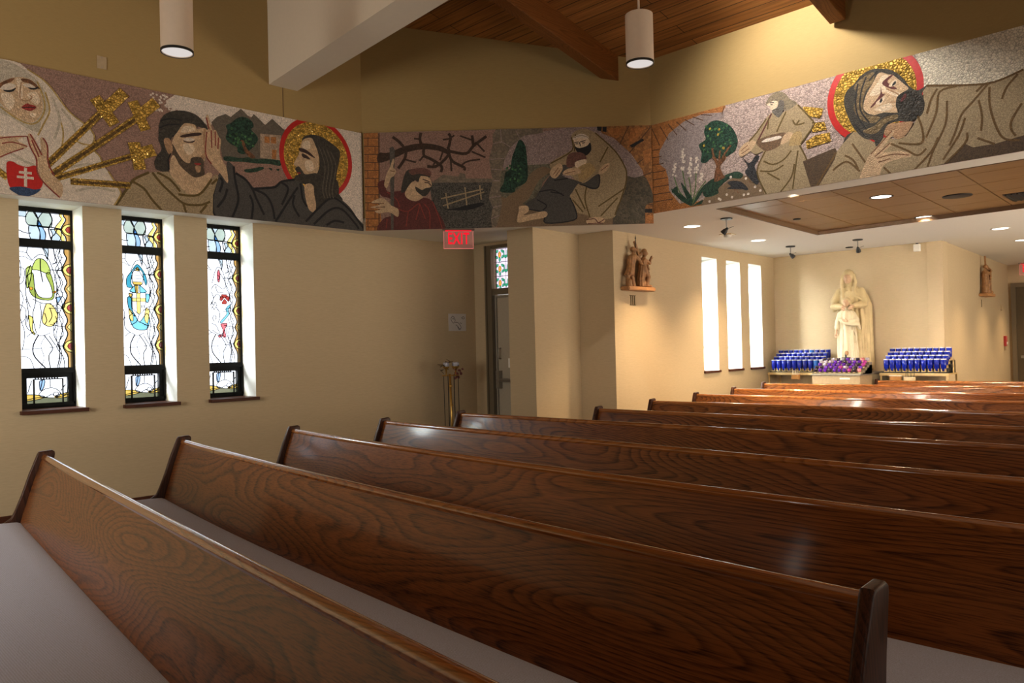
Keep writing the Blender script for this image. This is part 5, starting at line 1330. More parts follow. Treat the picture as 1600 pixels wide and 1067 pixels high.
# ------------------------------------------------------------------ sculpting helpers
class Clay:
    """solids pressed together, then remeshed into one carved surface"""
    def __init__(s): s.bm = new()
    def ell(s, c, r, rot=(0,0,0)): ball(s.bm, Vector(c), tuple(r), Euler(rot).to_matrix().to_4x4())
    def cap(s, *pr):                                   # chain of (x, y, z, r)
        pts = [Vector(p[:3]) for p in pr]; rr = [p[3] for p in pr]
        tube(s.bm, pts, rr, 12)
        for p, r in zip(pts, rr): ball(s.bm, p, r*.995)
    def loft(s, rings, n=0, amp=0, seg=72):            # rings of (z, cx, cy, rx, ry[, amp scale])
        R = []
        for q in rings:
            z, cx, cy, rx, ry = q[:5]; am = amp*(q[5] if len(q) > 5 else 1); ring = []
            for k in range(seg):
                t = 2*PI*k/seg; f = 1+am*(math.cos(n*t+1.3*math.sin(2*t)+z*1.5))
                ring.append(s.bm.verts.new((cx+rx*f*math.cos(t), cy+ry*f*math.sin(t), z)))
            R.append(ring)
        for a, b in zip(R, R[1:]):
            for k in range(seg): s.bm.faces.new([a[k], a[(k+1) % seg], b[(k+1) % seg], b[k]])
        s.bm.faces.new(R[0][::-1]); s.bm.faces.new(R[-1])
    def slab(s, x0, x1, y0, y1, z0, z1, rot=0, c=(0,0,0)):
        m = Matrix.Translation(c) @ Matrix.Rotation(rot, 4, 'Y'); box(s.bm, x0, x1, y0, y1, z0, z1, 0, m)
    def hand(s, p, d, side, k=1.0):
        """palm at p, fingers along d, thumb to side"""
        p, d, side = Vector(p), Vector(d).normalized(), Vector(side).normalized(); dn = d.cross(side).normalized()
        s.ell(p, (.016*k, .016*k, .018*k))
        for i, l in enumerate((.042, .048, .046, .036)):
            o = p+side*(.012-.009*i)*k+d*.008*k; q = o+d*l*.55*k; e = q+(d*.8+dn*.5)*l*.5*k; s.cap((*o, .0068*k), (*q, .006*k), (*e, .005*k))
        o = p+side*.016*k; s.cap((*o, .007*k), (*(o+(d*.6+side*.7)*.03*k), .0055*k))
    def done(s, name, mat, parent, voxel=.008, it=3, f=.5, loc=(0,0,0), extra=None):
        bmesh.ops.recalc_face_normals(s.bm, faces=s.bm.faces[:]); o = obj(name, s.bm, mat, None)
        r = o.modifiers.new('r', 'REMESH'); r.mode = 'VOXEL'; r.voxel_size = voxel; r.use_smooth_shade = True
        m = o.modifiers.new('s', 'SMOOTH'); m.iterations = it; m.factor = f
        dg = bpy.context.evaluated_depsgraph_get(); me = bpy.data.meshes.new_from_object(o.evaluated_get(dg)); me.name = name
        old = o.data; o.modifiers.clear(); o.data = me; bpy.data.meshes.remove(old)
        if not me.materials: me.materials.append(M[mat])
        for p in me.polygons: p.use_smooth = True
        o.parent = parent; o.location = loc; return o

# ------------------------------------------------------------------ the statue of mother and child
ST = empty('statue', (11.76, 4.80, .985), math.radians(-71), 'cream plaster statue of veiled mother with her hands on a girl before her', 'statue')
c = Clay()                                             # mother: dress, mantle, arms, veil in one piece
c.loft([(0, .02, -.01, .20, .15), (.12, .02, -.01, .19, .145), (.5, .02, 0, .175, .13), (.85, .0, 0, .155, .115), (1.0, -.01, -.005, .165, .12), (1.12, -.01, -.005, .175, .105), (1.19, -.012, 0, .14, .09), (1.235, -.015, -.01, .06, .06), (1.30, -.02, -.02, .045, .045)], 13, .085)
c.loft([(0, .11, .03, .185, .15), (.05, .12, .03, .18, .15), (.4, .115, .035, .175, .14), (.75, .085, .04, .20, .135), (.95, .045, .04, .235, .13), (1.08, .015, .035, .22, .115), (1.17, -.005, .03, .17, .095), (1.24, -.015, .02, .10, .08), (1.30, -.02, .015, .085, .075)], 17, .075)
c.ell((-.022, -.008, 1.385), (.094, .098, .108)); c.ell((-.02, .03, 1.33), (.098, .085, .12))
c.cap((-.098, -.045, 1.40, .022), (-.112, -.062, 1.28, .024), (-.105, -.085, 1.15, .022), (-.09, -.10, 1.0, .018))
c.cap((.060, -.05, 1.40, .022), (.078, -.066, 1.28, .025), (.052, -.09, 1.17, .022), (.075, -.10, 1.08, .020), (.17, -.08, 1.01, .02), (.22, -.04, .96, .02))
c.cap((-.15, -.01, 1.16, .055), (-.215, -.045, 1.02, .058), (-.225, -.06, .935, .055), (-.16, -.14, .93, .05), (-.115, -.185, .925, .038))
c.cap((-.225, -.02, 1.02, .04), (-.245, -.02, .93, .035), (-.225, -.03, .885, .03)); c.cap((-.245, -.015, .98, .025), (-.25, -.01, .90, .02), (-.20, -.05, .88, .018))
c.cap((.15, 0, 1.16, .055), (.195, -.04, 1.02, .058), (.18, -.07, .955, .055), (.11, -.15, .945, .05), (.06, -.19, .94, .036))
for x, y, a in ((.13, -.09, .02), (.19, -.06, .022), (.235, -.01, .022)): c.cap((x, y, .99, .02), (x+.02, y, .7, a), (x+.015, y+.01, .35, a), (x+.02, y+.01, .0, a))
for i in range(6): c.cap((-.06+.022*i, -.10-.004*(i % 2), 1.16, .006), (-.055+.02*i, -.118, 1.03, .008))
MF = c.done('mother_figure', 'stone', ST, .0078, 1)
c = Clay(); c.ell((-.028, -.052, 1.352), (.060, .066, .082)); c.ell((-.034, -.112, 1.352), (.0085, .017, .022)); c.ell((-.031, -.095, 1.292), (.022, .018, .014)); c.ell((-.034, -.107, 1.316), (.017, .008, .006)); c.ell((-.034, -.106, 1.325), (.013, .007, .004))
c.ell((-.030, -.098, 1.388), (.045, .016, .010)); c.ell((-.055, -.100, 1.366), (.013, .007, .005)); c.ell((-.012, -.100, 1.366), (.013, .007, .005)); c.cap((-.022, -.02, 1.30, .04), (-.02, -.01, 1.22, .045))
c.done('mother_face', 'flesh', MF, .0036, 1)
for s in (-1, 1):
    c = Clay(); c.cap((-.034+s*.012, -.118, 1.386, .0035), (-.034+s*.038, -.100, 1.383, .003)); c.done('eyebrow', 'carvebase', MF, .002, 1)
    c = Clay(); c.ell((-.034+s*.023, -.109, 1.366), (.011, .005, .0035)); c.done('eye', 'carvebase', MF, .002, 1)
c = Clay(); c.ell((-.034, -.117, 1.3165), (.014, .004, .0035)); c.done('lips', 'carvebase', MF, .002, 1)
c = Clay(); c.hand((-.10, -.235, .925), (.35, -.15, -1), (1, -.2, .1), 1.25); c.done('mother_hand', 'flesh', MF, .0035, 1)
c = Clay(); c.hand((.035, -.238, .93), (-.75, -.2, -.7), (-.4, -.2, .7), 1.25); c.done('mother_hand', 'flesh', MF, .0035, 1)
c = Clay()                                             # girl
c.loft([(0, -.04, -.14, .145, .10), (.06, -.04, -.145, .14, .10), (.3, -.045, -.15, .135, .098), (.5, -.05, -.155, .128, .09), (.62, -.05, -.16, .115, .082), (.72, -.05, -.165, .112, .078), (.80, -.05, -.168, .115, .072), (.86, -.05, -.17, .09, .06), (.89, -.05, -.175, .035, .036), (.93, -.05, -.18, .03, .03)], 12, .10)
c.cap((-.145, -.165, .82, .034), (-.175, -.18, .70, .036), (-.185, -.195, .62, .036)); c.cap((.045, -.165, .82, .034), (.085, -.19, .73, .04), (.05, -.245, .70, .042), (-.01, -.265, .70, .034))
c.cap((-.13, -.235, .735, .025), (-.06, -.262, .69, .03), (.04, -.262, .665, .03), (.09, -.24, .66, .025)); c.cap((.09, -.235, .71, .028), (.115, -.22, .63, .026), (.125, -.215, .60, .02))
c.cap((.05, -.225, .60, .008), (.075, -.225, .45, .009), (.06, -.225, .35, .009))
for i in range(7): c.cap((-.10+.022*i, -.232, .58, .008), (-.11+.026*i, -.24, .30, .010), (-.125+.03*i, -.238, .0, .012))
GF = c.done('girl_dress', 'stonewhite', ST, .0068, 1)
c = Clay(); c.ell((-.052, -.195, .985), (.047, .050, .062)); c.ell((-.058, -.245, .978), (.007, .012, .014)); c.ell((-.056, -.236, .948), (.016, .012, .010)); c.ell((-.058, -.240, .962), (.011, .006, .004)); c.ell((-.076, -.236, .994), (.009, .005, .004)); c.ell((-.042, -.238, .994), (.009, .005, .004)); c.cap((-.05, -.18, .95, .028), (-.05, -.175, .89, .034))
c.done('girl_face', 'flesh', GF, .003, 1)
for s in (-1, 1):
    c = Clay(); c.cap((-.058+s*.009, -.246, 1.002, .0028), (-.058+s*.027, -.234, 1.0, .0024)); c.done('eyebrow', 'carvebase', GF, .0018, 1)
    c = Clay(); c.ell((-.058+s*.017, -.2405, .990), (.008, .004, .003)); c.done('eye', 'carvebase', GF, .0018, 1)
c = Clay(); c.ell((-.058, -.2465, .9615), (.010, .003, .003)); c.done('lips', 'carvebase', GF, .0018, 1)
c = Clay(); c.ell((-.045, -.172, 1.005), (.062, .060, .062)); c.cap((-.098, -.18, .99, .018), (-.100, -.165, .92, .016), (-.11, -.155, .86, .012)); c.cap((.0, -.18, 1.0, .02), (.018, -.175, .93, .022), (.03, -.16, .86, .016)); c.done('girl_hair', 'stone', GF, .005, 2)
c = Clay(); c.cap((-.185, -.20, .62, .021), (-.197, -.205, .54, .016)); c.hand((-.20, -.207, .525), (.05, 0, -1), (1, -.3, 0), 1.1); c.done('girl_hand', 'flesh', GF, .0035, 1)
c = Clay(); c.hand((-.045, -.295, .715), (-.9, 0, .15), (0, -.3, 1), 1.1); c.done('girl_hand', 'flesh', GF, .0035, 1)
bm = bbox(-.20, .26, -.26, .20, -.03, .004, .012); obj('plinth', bm, 'stone', ST)

# pedestal under it and the votive stand before it
o = empty('pedestal', (11.745, 4.80, 0), 0, 'dark box pedestal under the cream statue', 'pedestal')
obj('body', bbox(-.29, .27, -.40, .33, 0, .93, .006), 'darkbox', o); obj('top_slab', bbox(-.30, .275, -.41, .34, .93, .953, .004), 'steel', o); 
SX, SY, SZ = 11.02, 4.73, .945
st = empty('votive_stand', (SX, SY, 0), 0, 'box shaped metal stand of small purple votive cups before the statue', 'candle stand')
cab = obj('cabinet', bbox(-.02, .42, -.34, .34, 0, SZ-.02, .006), 'rackbox', st)
bm = new()
for r in range(5): box(bm, r*.075, .40, -.345, .345, SZ-.02+.0*r, SZ+.012+r*.036)
obj('tier_steps', bm, 'darkbox', st); obj('top_tray', bbox(-.035, .41, -.355, .355, SZ-.022, SZ-.006, .003), 'steel', st)
obj('slot_label', bbox(-.024, -.02, -.20, -.06, SZ-.075, SZ-.055, .001), 'white', cab)
bm = new(); box(bm, -.032, -.02, .03, .07, SZ-.20, SZ-.17); tube(bm, [(-.03, .04, SZ-.17), (-.03, .04, SZ-.14), (-.03, .06, SZ-.14), (-.03, .06, SZ-.17)], .004, 8); obj('padlock', bm, 'steel', cab)
ORD = ['first', 'second', 'third', 'fourth', 'fifth', 'sixth', 'seventh', 'eighth', 'ninth', 'tenth']
def cup_proto(name, mat, rad, h, foot):
    t = empty(name); bm = new(); lathe(bm, [(0, foot), (rad*.74, foot), (rad*.92, foot+h*.18), (rad, foot+h*.5), (rad, foot+h), (rad*.88, foot+h), (rad*.86, foot+h*.3), (0, foot+h*.22)], 14); obj('glass', bm, mat, t, True)
    bm = new(); lathe(bm, [(rad*.85, 0), (rad*.5, foot*.8), (rad*.45, foot*1.05), (rad*.30, foot), (rad*.6, .0)], 12); obj('holder', bm, 'rackmetal', t, True); return t
protos = {}
pcol = ['purple', 'smoke', 'purple', 'clear', 'pink', 'smoke', 'purple', 'rose', 'smoke', 'purple', 'pink', 'clear', 'smoke']
rv = random.Random(3)
for r in range(5):
    for i in range(10):
        m = rv.choice(['purple', 'purple', 'purple', 'smoke', 'smoke', 'smoke', 'clear', 'pink' if i > 4 else 'purple', 'rose' if i > 5 else 'purple'])
        p = (SX+.035+r*.075, SY+.31-i*.069+(.012 if r % 2 else -.0), SZ+.0128+r*.036)
        if m not in protos: o = protos[m] = cup_proto('votive_cup', m, .027, .05, .014); o.location = p
        else: o = dup(protos[m], p, 0)
        cn = dict(purple='purple', smoke='dark', clear='clear', pink='pink', rose='rose')[m]
        tag(o, 'small %s votive cup, %s row of the centre stand, %s from the windows' % (cn, ORD[r], ORD[i]), 'votive cup', 'purple votive cups on the centre stand')
# crucifix and arched shell behind the cups
cx = empty('standing_crucifix', (SX+.40, SY+.02, SZ+.15), 0, 'small dark crucifix with a round brown top, standing behind the purple cups', 'crucifix')
bm = new(); box(bm, -.008, .008, -.011, .011, -.01, .14); box(bm, -.008, .008, -.062, .062, .058, .076); obj('cross', bm, 'black', cx)
bm = new(); ball(bm, (.0, -.012, .135), (.012, .028, .036)); obj('corpus', bm, 'carved', cx, True)
tag(obj('paper_card', bbox(-.003, .003, -.05, .05, 0, .09, .001), 'white', None, loc=(SX+.455, SY-.20, .953)), 'white card standing on the pedestal beside the purple cups', 'card')
bp = None
def rack(name, X, y0, y1, label, gname, refer, skipbox):
    """gold angle-metal table with four stepped rows of ten blue glasses"""
    global bp
    ym = (y0+y1)/2; w = (y0-y1)/2; H = .935
    k = empty(name, (X, ym, 0), 0, label, 'candle rack')
    bm = new(); box(bm, -.03, .37, -w-.045, w+.035, H-.02, H); box(bm, -.035, -.02, -w-.05, w+.04, H-.035, H+.002); obj('shelf', bm, 'rackmetal', k)
    for yy in (-w-.04, w+.01):
        for xx in (-.03, .34): bm = new(); box(bm, xx, xx+.022, yy, yy+.022, 0, H-.02); obj('leg', bm, 'rackmetal', k)
    bm = new()
    for r in range(4): box(bm, r*.083-.005, .35, -w-.02, w+.02, H, H+.018+.052*r)
    obj('tier_steps', bm, 'darkmetal', k)
    bm = new(); box(bm, .20, .22, -w-.045, -w-.03, H, H+.19); box(bm, .05, .22, -w-.045, -w-.03, H+.175, H+.19); obj('end_bracket', bm, 'rackmetal', k)
    for r in range(4):
        for i in range(10):
            p = (X+.035+r*.083, y0-.035-(y0-y1-.07)*i/9, H+.0188+.052*r)
            lit = name == 'candle_rack' and refer == 'the windows' and (r, i) in ((0, 8), (3, 6))
            if bp is None:
                bp = empty('votive_candle', p); bm = new(); lathe(bm, [(0, .012), (.014, .012), (.022, .03), (.0345, .055), (.0365, .11), (.0365, .175), (.031, .176), (.031, .168), (0, .168)], 16); gl = obj('glass', bm, 'blue', bp, True)
                bm = new(); lathe(bm, [(.0370, .168), (.0370, .181), (.031, .181), (.0308, .170)], 16); obj('wax_rim', bm, 'wax', gl, True)
                bm = new()
                for a in range(4): t = a*PI/2+PI/4; tube(bm, [(.034*math.cos(t), .034*math.sin(t), .0062), (.030*math.cos(t), .030*math.sin(t), .03), (.036*math.cos(t), .036*math.sin(t), .045)], .005, 6)
                lathe(bm, [(.034, 0), (.034, .008), (.02, .008), (.02, 0)], 12); obj('holder', bm, 'rackmetal', bp); o = bp
            else: o = dup(bp, p, 0)
            if lit:
                for ch in o.children:
                    if ch.name.startswith('glass'): ch.data = ch.data.copy(); ch.data.materials[0] = M['bluelight']
            tag(o, '%s candle, %s row of the %s, %s from %s' % ('lighter blue' if lit else 'tall blue', ORD[r], gname, ORD[i], refer), 'candle', 'blue candles on the '+gname)
    return k
rack('candle_rack', 11.65, 6.04, 5.20, 'gold metal rack of tall blue glass candles in the corner by the windows', 'corner rack', 'the windows', 0)
rack('candle_rack', 11.65, 4.32, 3.50, 'gold metal rack of tall blue glass candles beside the corridor', 'corridor rack', 'the statue', 0)
def hung_box(name, loc, w, h, d, mat, label, cat, sticks=0, lid=None):
    t = empty(name, loc, 0, label, cat); obj('body', bbox(-d, 0, -w/2, w/2, -h, 0, .003), mat, t)
    if lid: obj('lid', bbox(-d-.006, .004, -w/2-.006, w/2+.006, 0, .014, .002), lid, t)
    for i in range(sticks):
        bm = new(); y = -w*.4+w*.8*i/max(1, sticks-1); tube(bm, [(-d*.5, y, -.02), (-d*.5+.01*(i % 3-1), y+.012*((i*7) % 3-1), .055+.012*(i % 3))], .0035, 6); obj('taper', bm, 'white' if mat == 'boxwood' else 'darkmetal', t)
    return t
hung_box('taper_box', (11.6155, 5.60, .905), .115, .07, .05, 'boxwood', 'small orange wooden box of lighting tapers hung on the corner candle rack', 'box', 6)
hung_box('offering_box', (11.612, 3.94, .885), .135, .10, .07, 'boxpale', 'cream offering box hung on the corridor candle rack', 'box', 4)
hung_box('candle_carton', (11.6155, 4.13, .893), .15, .12, .05, 'boxwood', 'brown box with a pale lid hung on the corridor rack beside the cream box', 'box', 0, 'white')

# ------------------------------------------------------------------ carved wooden reliefs and their numerals
def wallframe(p0, d, s, z, out):
    """empty whose local x runs along the wall, local -y points into the room"""
    p = Vector(p0)+Vector(d)*s; return (p.x, p.y, z), math.atan2(d.y, d.x)
def figure(c, x, y, lean, h, tunic, face=1, robe=False):
    """carved standing figure, feet at x, leaning sideways by lean"""
    k = h/.50; hx = x+lean
    if robe: c.loft([(.02, x, -y, .062*k, .05), (.12*k, x, -y, .058*k, .048), (.25*k, x+lean*.5, -y, .055*k, .045), (.34*k, x+lean*.8, -y, .062*k, .048), (.385*k, hx, -y, .045*k, .04), (.41*k, hx, -y, .02, .02)], 9, .10, 48)
    else:
        c.cap((x-.04*k, -y, .03, .024*k), (x-.035*k, -y, .10*k, .026*k), (x-.02*k, -y, .19*k, .034*k)); c.cap((x+.05*k, -y-.02, .03, .024*k), (x+.045*k, -y-.02, .10*k, .026*k), (x+.02*k, -y, .19*k, .034*k))
        for dx in (-.04, .05): c.ell((x+dx*k+.015*face, -y-.02, .022), (.036, .024, .02))
        c.loft([(.15*k, x, -y, .075*k, .055), (.22*k, x+lean*.4, -y, .060*k, .05), (.27*k, x+lean*.6, -y, .052*k, .045), (.35*k, x+lean*.9, -y, .068*k, .05), (.39*k, hx, -y, .05*k, .04), (.41*k, hx, -y, .02, .02)], 9, .09, 48)
    c.cap((hx, -y-.01, .39*k, .02), (hx+.012*face, -y-.015, .43*k, .02)); c.ell((hx+.016*face, -y-.018, .455*k), (.030*k, .032*k, .038*k)); c.ell((hx+.03*face, -y-.044, .45*k), (.010, .012, .010)); c.ell((hx+.008*face, -y-.005, .468*k), (.036*k, .036*k, .034*k))
    return hx
def relief(p0, d, s, z, label, kind, numeral, ns):
    loc, rz = wallframe(p0, d, s, z, 1)
    t = empty('wall_carving', loc, rz, label, 'carving', None)
    b = new(); prism(b, [(0, 0), (0, -.13), (.10, -.15), (.42, -.17), (.56, -.155), (.585, -.10), (.56, 0)][::-1], -.035, .012); bmesh.ops.recalc_face_normals(b, faces=b.faces[:]); bmesh.ops.bevel(b, geom=b.edges[:], offset=.008, segments=2, affect='EDGES'); obj('ledge', b, 'carvebase', t)
    if kind == 1:
        c = Clay(); hx = figure(c, .09, .075, .075, .50, True, 1); c.cap((hx+.02, -.10, .385, .026), (hx+.09, -.12, .33, .022), (hx+.13, -.12, .30, .017)); c.hand((hx+.14, -.12, .295), (.8, 0, -.4), (0, -1, .3), .8); c.cap((.05, -.10, .07, .034), (.055, -.10, .02, .036)); c.ell((.15, -.09, .05), (.035, .03, .035)); c.done('soldier_figure', 'carved', t, .006, 2)
        c = Clay(); hx = figure(c, .33, .09, .06, .47, True, 1, True); c.cap((hx-.01, -.12, .35, .024), (hx+.07, -.14, .31, .020), (hx+.10, -.13, .36, .016)); c.hand((hx+.10, -.14, .37), (.3, 0, .9), (0, -1, 0), .8); c.cap((.36, -.12, .25, .034), (.43, -.13, .14, .034), (.41, -.12, .04, .026)); c.ell((.45, -.13, .03), (.05, .03, .022)); c.done('bearing_figure', 'carved', t, .006, 2)
        c = Clay(); c.loft([(.02, .47, -.05, .04, .035), (.2, .46, -.05, .045, .035), (.34, .455, -.05, .05, .04), (.39, .455, -.05, .02, .02)], 7, .1, 40); c.ell((.465, -.06, .45), (.033, .034, .042)); c.ell((.47, -.055, .468), (.038, .036, .035)); c.cap((.458, -.055, .38, .02), (.462, -.058, .42, .02)); c.ell((.48, -.09, .45), (.008, .012, .012)); c.cap((.47, -.08, .34, .022), (.49, -.10, .24, .018), (.46, -.12, .20, .014)); c.done('onlooker_figure', 'carved', t, .006, 2)
        b = new(); m = Matrix.Translation((.33, -.085, .33)) @ Matrix.Rotation(math.radians(-28), 4, 'Y'); box(b, -.016, .016, -.012, .012, -.33, .27, 0, m); m = Matrix.Translation((.31, -.085, .40)) @ Matrix.Rotation(math.radians(62), 4, 'Y'); box(b, -.016, .016, -.012, .012, -.14, .13, 0, m); bmesh.ops.bevel(b, geom=b.edges[:], offset=.003, segments=1, affect='EDGES'); obj('cross', b, 'carved', t)
        b = new(); tube(b, [(.215, -.10, .44), (.205, -.10, .60)], .005, 8); lathe(b, [(.009, 0), (.006, .02), (0, .05)], 8, (.205, -.10, .595)); obj('spear', b, 'darkmetal', t)
    else:
        c = Clay(); hx = figure(c, .15, .07, .04, .50, True, 1, True); c.cap((hx+.02, -.10, .37, .025), (hx+.09, -.13, .33, .02), (hx+.13, -.13, .38, .016)); c.hand((hx+.135, -.13, .39), (.3, 0, 1), (0, -1, 0), .8); c.done('robed_figure', 'carved', t, .006, 2)
        c = Clay(); hx = figure(c, .36, .08, .02, .46, True, -1, True); c.cap((hx-.02, -.11, .34, .024), (hx-.09, -.13, .30, .02), (hx-.11, -.13, .27, .015)); c.hand((hx-.115, -.13, .26), (-.6, 0, -.6), (0, -1, 0), .8); c.ell((.47, -.11, .04), (.05, .03, .03)); c.done('facing_figure', 'carved', t, .006, 2)
        b = new(); m = Matrix.Translation((.25, -.075, .34)) @ Matrix.Rotation(math.radians(-14), 4, 'Y'); box(b, -.018, .018, -.012, .012, -.33, .31, 0, m); m = Matrix.Translation((.24, -.075, .44)) @ Matrix.Rotation(math.radians(74), 4, 'Y'); box(b, -.017, .017, -.012, .012, -.15, .15, 0, m); bmesh.ops.bevel(b, geom=b.edges[:], offset=.003, segments=1, affect='EDGES'); obj('cross', b, 'carved', t)
    loc, rz = wallframe(p0, d, ns, z-.145, 1); n = numeral
    q = new(); wd = .020*n
    for i in range(n): box(q, -wd+.02+.04*i-.006, -wd+.02+.04*i+.006, -.008, 0, -.055, .055)
    for zz in (-.062, .055): box(q, -wd-.006, wd+.006, -.007, 0, zz, zz+.007)
    o = obj('station_numeral', q, 'numeral', None, loc=loc); o.rotation_euler = (0, 0, rz)
    return t, o
_, n1 = relief(C0, CD, .135, 2.115, 'carved wooden group of three figures with a cross, on the chapel wall', 1, 3, .40)
tag(n1, 'metal numeral III on the wall below the three figure carving', 'numeral')
_, n2 = relief(D0, DD, 2.52, 2.13, 'carved wooden group of two figures with a cross, on the corridor wall', 2, 1, 2.72)
tag(n2, 'single stroke metal numeral below the corridor wall carving', 'numeral')

# ------------------------------------------------------------------ lamps and fixtures
def textmesh(name, s, size, ext, mat, parent, loc=(0,0,0), bold=.0):
    cu = bpy.data.curves.new(name, 'FONT'); cu.body = s; cu.size = size; cu.extrude = ext; cu.align_x = 'CENTER'; cu.align_y = 'CENTER'; cu.offset = bold; cu.space_character = 1.08
    o = bpy.data.objects.new(name, cu); COL.objects.link(o); dg = bpy.context.evaluated_depsgraph_get(); me = bpy.data.meshes.new_from_object(o.evaluated_get(dg)); bpy.data.objects.remove(o); bpy.data.curves.remove(cu)
    for v in me.vertices: v.co = Vector((v.co.x, -v.co.z, v.co.y))
    me.materials.clear(); me.materials.append(M[mat]); o = bpy.data.objects.new(name, me); COL.objects.link(o); o.parent = parent; o.location = loc; return o
def exit_sign(loc, rz, label):
    t = empty('exit_sign', loc, rz, label, 'exit sign')
    obj('canopy', bbox(-.185, .185, -.03, .03, -.018, 0, .003), 'steel', t); obj('light_bar', bbox(-.15, .15, -.012, .012, -.028, -.018, .002), 'red_led', t)
    m = NT('exit_acrylic'); tr = m.n('ShaderNodeBsdfTransparent'); em = m.n('ShaderNodeEmission', Color=(1, .32, .26, 1), Strength=.55); mx = m.n('ShaderNodeMixShader'); mx.inputs[0].default_value = .15; m.l(tr.outputs[0], mx.inputs[1]); m.l(em.outputs[0], mx.inputs[2]); m.l(mx.outputs[0], m.out.inputs[0])
    bm = new(); box(bm, -.17, .17, -.003, .003, -.225, -.028); pn_ = obj('panel', bm, m.m, t)
    bm = new()
    for q in ((-.17, -.166, -.225, -.028), (.166, .17, -.225, -.028), (-.17, .17, -.229, -.224)): box(bm, q[0], q[1], -.0045, .0045, q[2], q[3])
    obj('panel_edge', bm, 'red_edge', pn_); tx = textmesh('lettering', 'EXIT', .185, .0015, 'red_led', pn_, (0, -.006, -.118), .004); tx.scale = (.62, 1, 1)
    return t
exit_sign((5.835, 6.805, CEIL), math.atan2(-.573, .82), 'red lit EXIT sign hanging below the angled mosaic near the side door')
exit_sign((17.15, 3.66, CEIL), -PI/2+.08, 'red lit EXIT sign hanging by the far corridor door')
def spot(name, loc, power, col, angle, blend=.4, rad=.06, aim=(0,0,-1)):
    l = bpy.data.lights.new(name, 'SPOT'); l.energy = power; l.color = col; l.spot_size = math.radians(angle); l.spot_blend = blend; l.shadow_soft_size = rad
    l.spot_blend = blend; o = bpy.data.objects.new(name, l); COL.objects.link(o); o.location = loc; o.rotation_euler = Vector(aim).to_track_quat('-Z', 'Y').to_euler(); return o
WARM = (1, .70, .40); SOFT = (1, .80, .58)
def pendant(loc, rod, label):
    t = empty('pendant_lamp', loc, 0, label, 'pendant lamp')
    bm = new(); lathe(bm, [(.0, .365), (.09, .365), (.1, .358), (.1, .0), (.094, .0), (.094, .20), (.0, .205)], 40); auto_smooth(obj('shade', bm, 'pend', t), 40)
    bm = new(); lathe(bm, [(.0955, -.004), (.1015, -.004), (.1015, .012), (.0955, .012), (.0955, -.004)], 40); auto_smooth(obj('rim', bm, 'darkmetal', t), 40)
    bm = new(); lathe(bm, [(.092, .004), (.075, .07), (.045, .12), (0, .135)], 32); rf = obj('reflector', bm, 'softglow', t, True)
    bm = new(); lathe(bm, [(.0, .05), (.018, .052), (.024, .075), (.02, .12), (0, .125)], 16); obj('bulb', bm, 'lampglow', rf, True)
    bm = new(); tube(bm, [(0, 0, .36), (0, 0, rod)], .008, 10); obj('rod', bm, 'pend', t)
    return t
pendant((2.025, 5.127, 3.39), roofz(2.025)-3.39, 'pale cylinder pendant lamp hanging left of the white header beam')
pendant((4.672, 3.378, 3.46), roofz(4.672)-3.46, 'pale cylinder pendant lamp on a thin rod before the wooden roof beam')
def downlight(loc, label, power=60, z=CEIL, angle=95, vis=True):
    t = empty('downlight', (loc[0], loc[1], z), 0, label, 'downlight', 'round ceiling downlights')
    bm = new(); lathe(bm, [(.112, 0), (.112, -.004), (.094, -.005), (.090, .0), (.085, .02)], 36); obj('trim_ring', bm, 'white' if z == CEIL else 'darkmetal', t, True)
    bm = new(); lathe(bm, [(.092, -.002), (0, -.002)], 36); obj('lens', bm, 'lampglow', t)
    spot('downlight_beam', (loc[0], loc[1], z-.03), power*1.35, WARM, angle+18, .9, .06); return t
K = 1.032
downlight((7.94, 5.06), 'bright round ceiling light nearest the mosaic corner, before the chapel wall', 200, angle=88)
downlight((9.79, 5.208), 'bright round ceiling light between the first two black track spots by the chapel wall', 150, angle=95)
downlight((11.447, 2.755), 'bright round ceiling light nearest the corridor corner', 100)
downlight((13.10, 2.878), 'small bright ceiling light at the edge of the picture, over the corridor', 120, angle=80)

for x, y in ((14.95, 3.03), (16.75, 3.18)): spot('downlight_beam', (x, y, CEIL-.03), 160, WARM, 98, .9, .06)
downlight((7.868*K, 2.889*K), 'large bright round light in the veneer ceiling nearest the mosaic', 150, RZ, 135)
downlight((9.586*K, 3.051*K), 'bright round light in the veneer ceiling near its far edge', 260, RZ, 140)
def track(loc, aim, label):
    t = empty('track_spot', (loc[0], loc[1], CEIL), 0, label, 'spotlight'); bm = new(); lathe(bm, [(0, 0), (.065, 0), (.065, -.014), (.02, -.02), (0, -.02)], 24); obj('canopy', bm, 'black', t)
    bm = new(); tube(bm, [(0, 0, -.015), (0, 0, -.115)], .008, 8); obj('stem', bm, 'steel', t)
    a = Vector(aim).normalized(); bm = new(); p = Vector((0, 0, -.12)); tube(bm, [p-a*.02, p, p+a*.02, p+a*.06, p+a*.065], [.010, .016, .027, .034, .028], 16); ball(bm, p, .018); obj('head', bm, 'black', t, True)
    bm = new(); tube(bm, [p-Vector((0, .0, .0)), p+Vector((.03, -.07, .025))], .0035, 6); obj('lever', bm, 'steel', t); return t
track((7.758, 4.501), (-.2, .55, -.6), 'black track spot nearest the mosaic corner, head turned to the pews'); track((10.786, 5.241), (.5, -.35, -.5), 'black track spot before the statue wall, nearer the windows'); track((10.898, 4.329), (.55, .1, -.6), 'black track spot on the ceiling straight before the statue')
spot('statue_beam', (10.9, 4.33, CEIL-.2), 3, SOFT, 40, .6, .04, (.8, .45, -1.3)); spot('statue_beam', (10.79, 5.24, CEIL-.2), 3, SOFT, 45, .6, .04, (.9, -.3, -1.3))
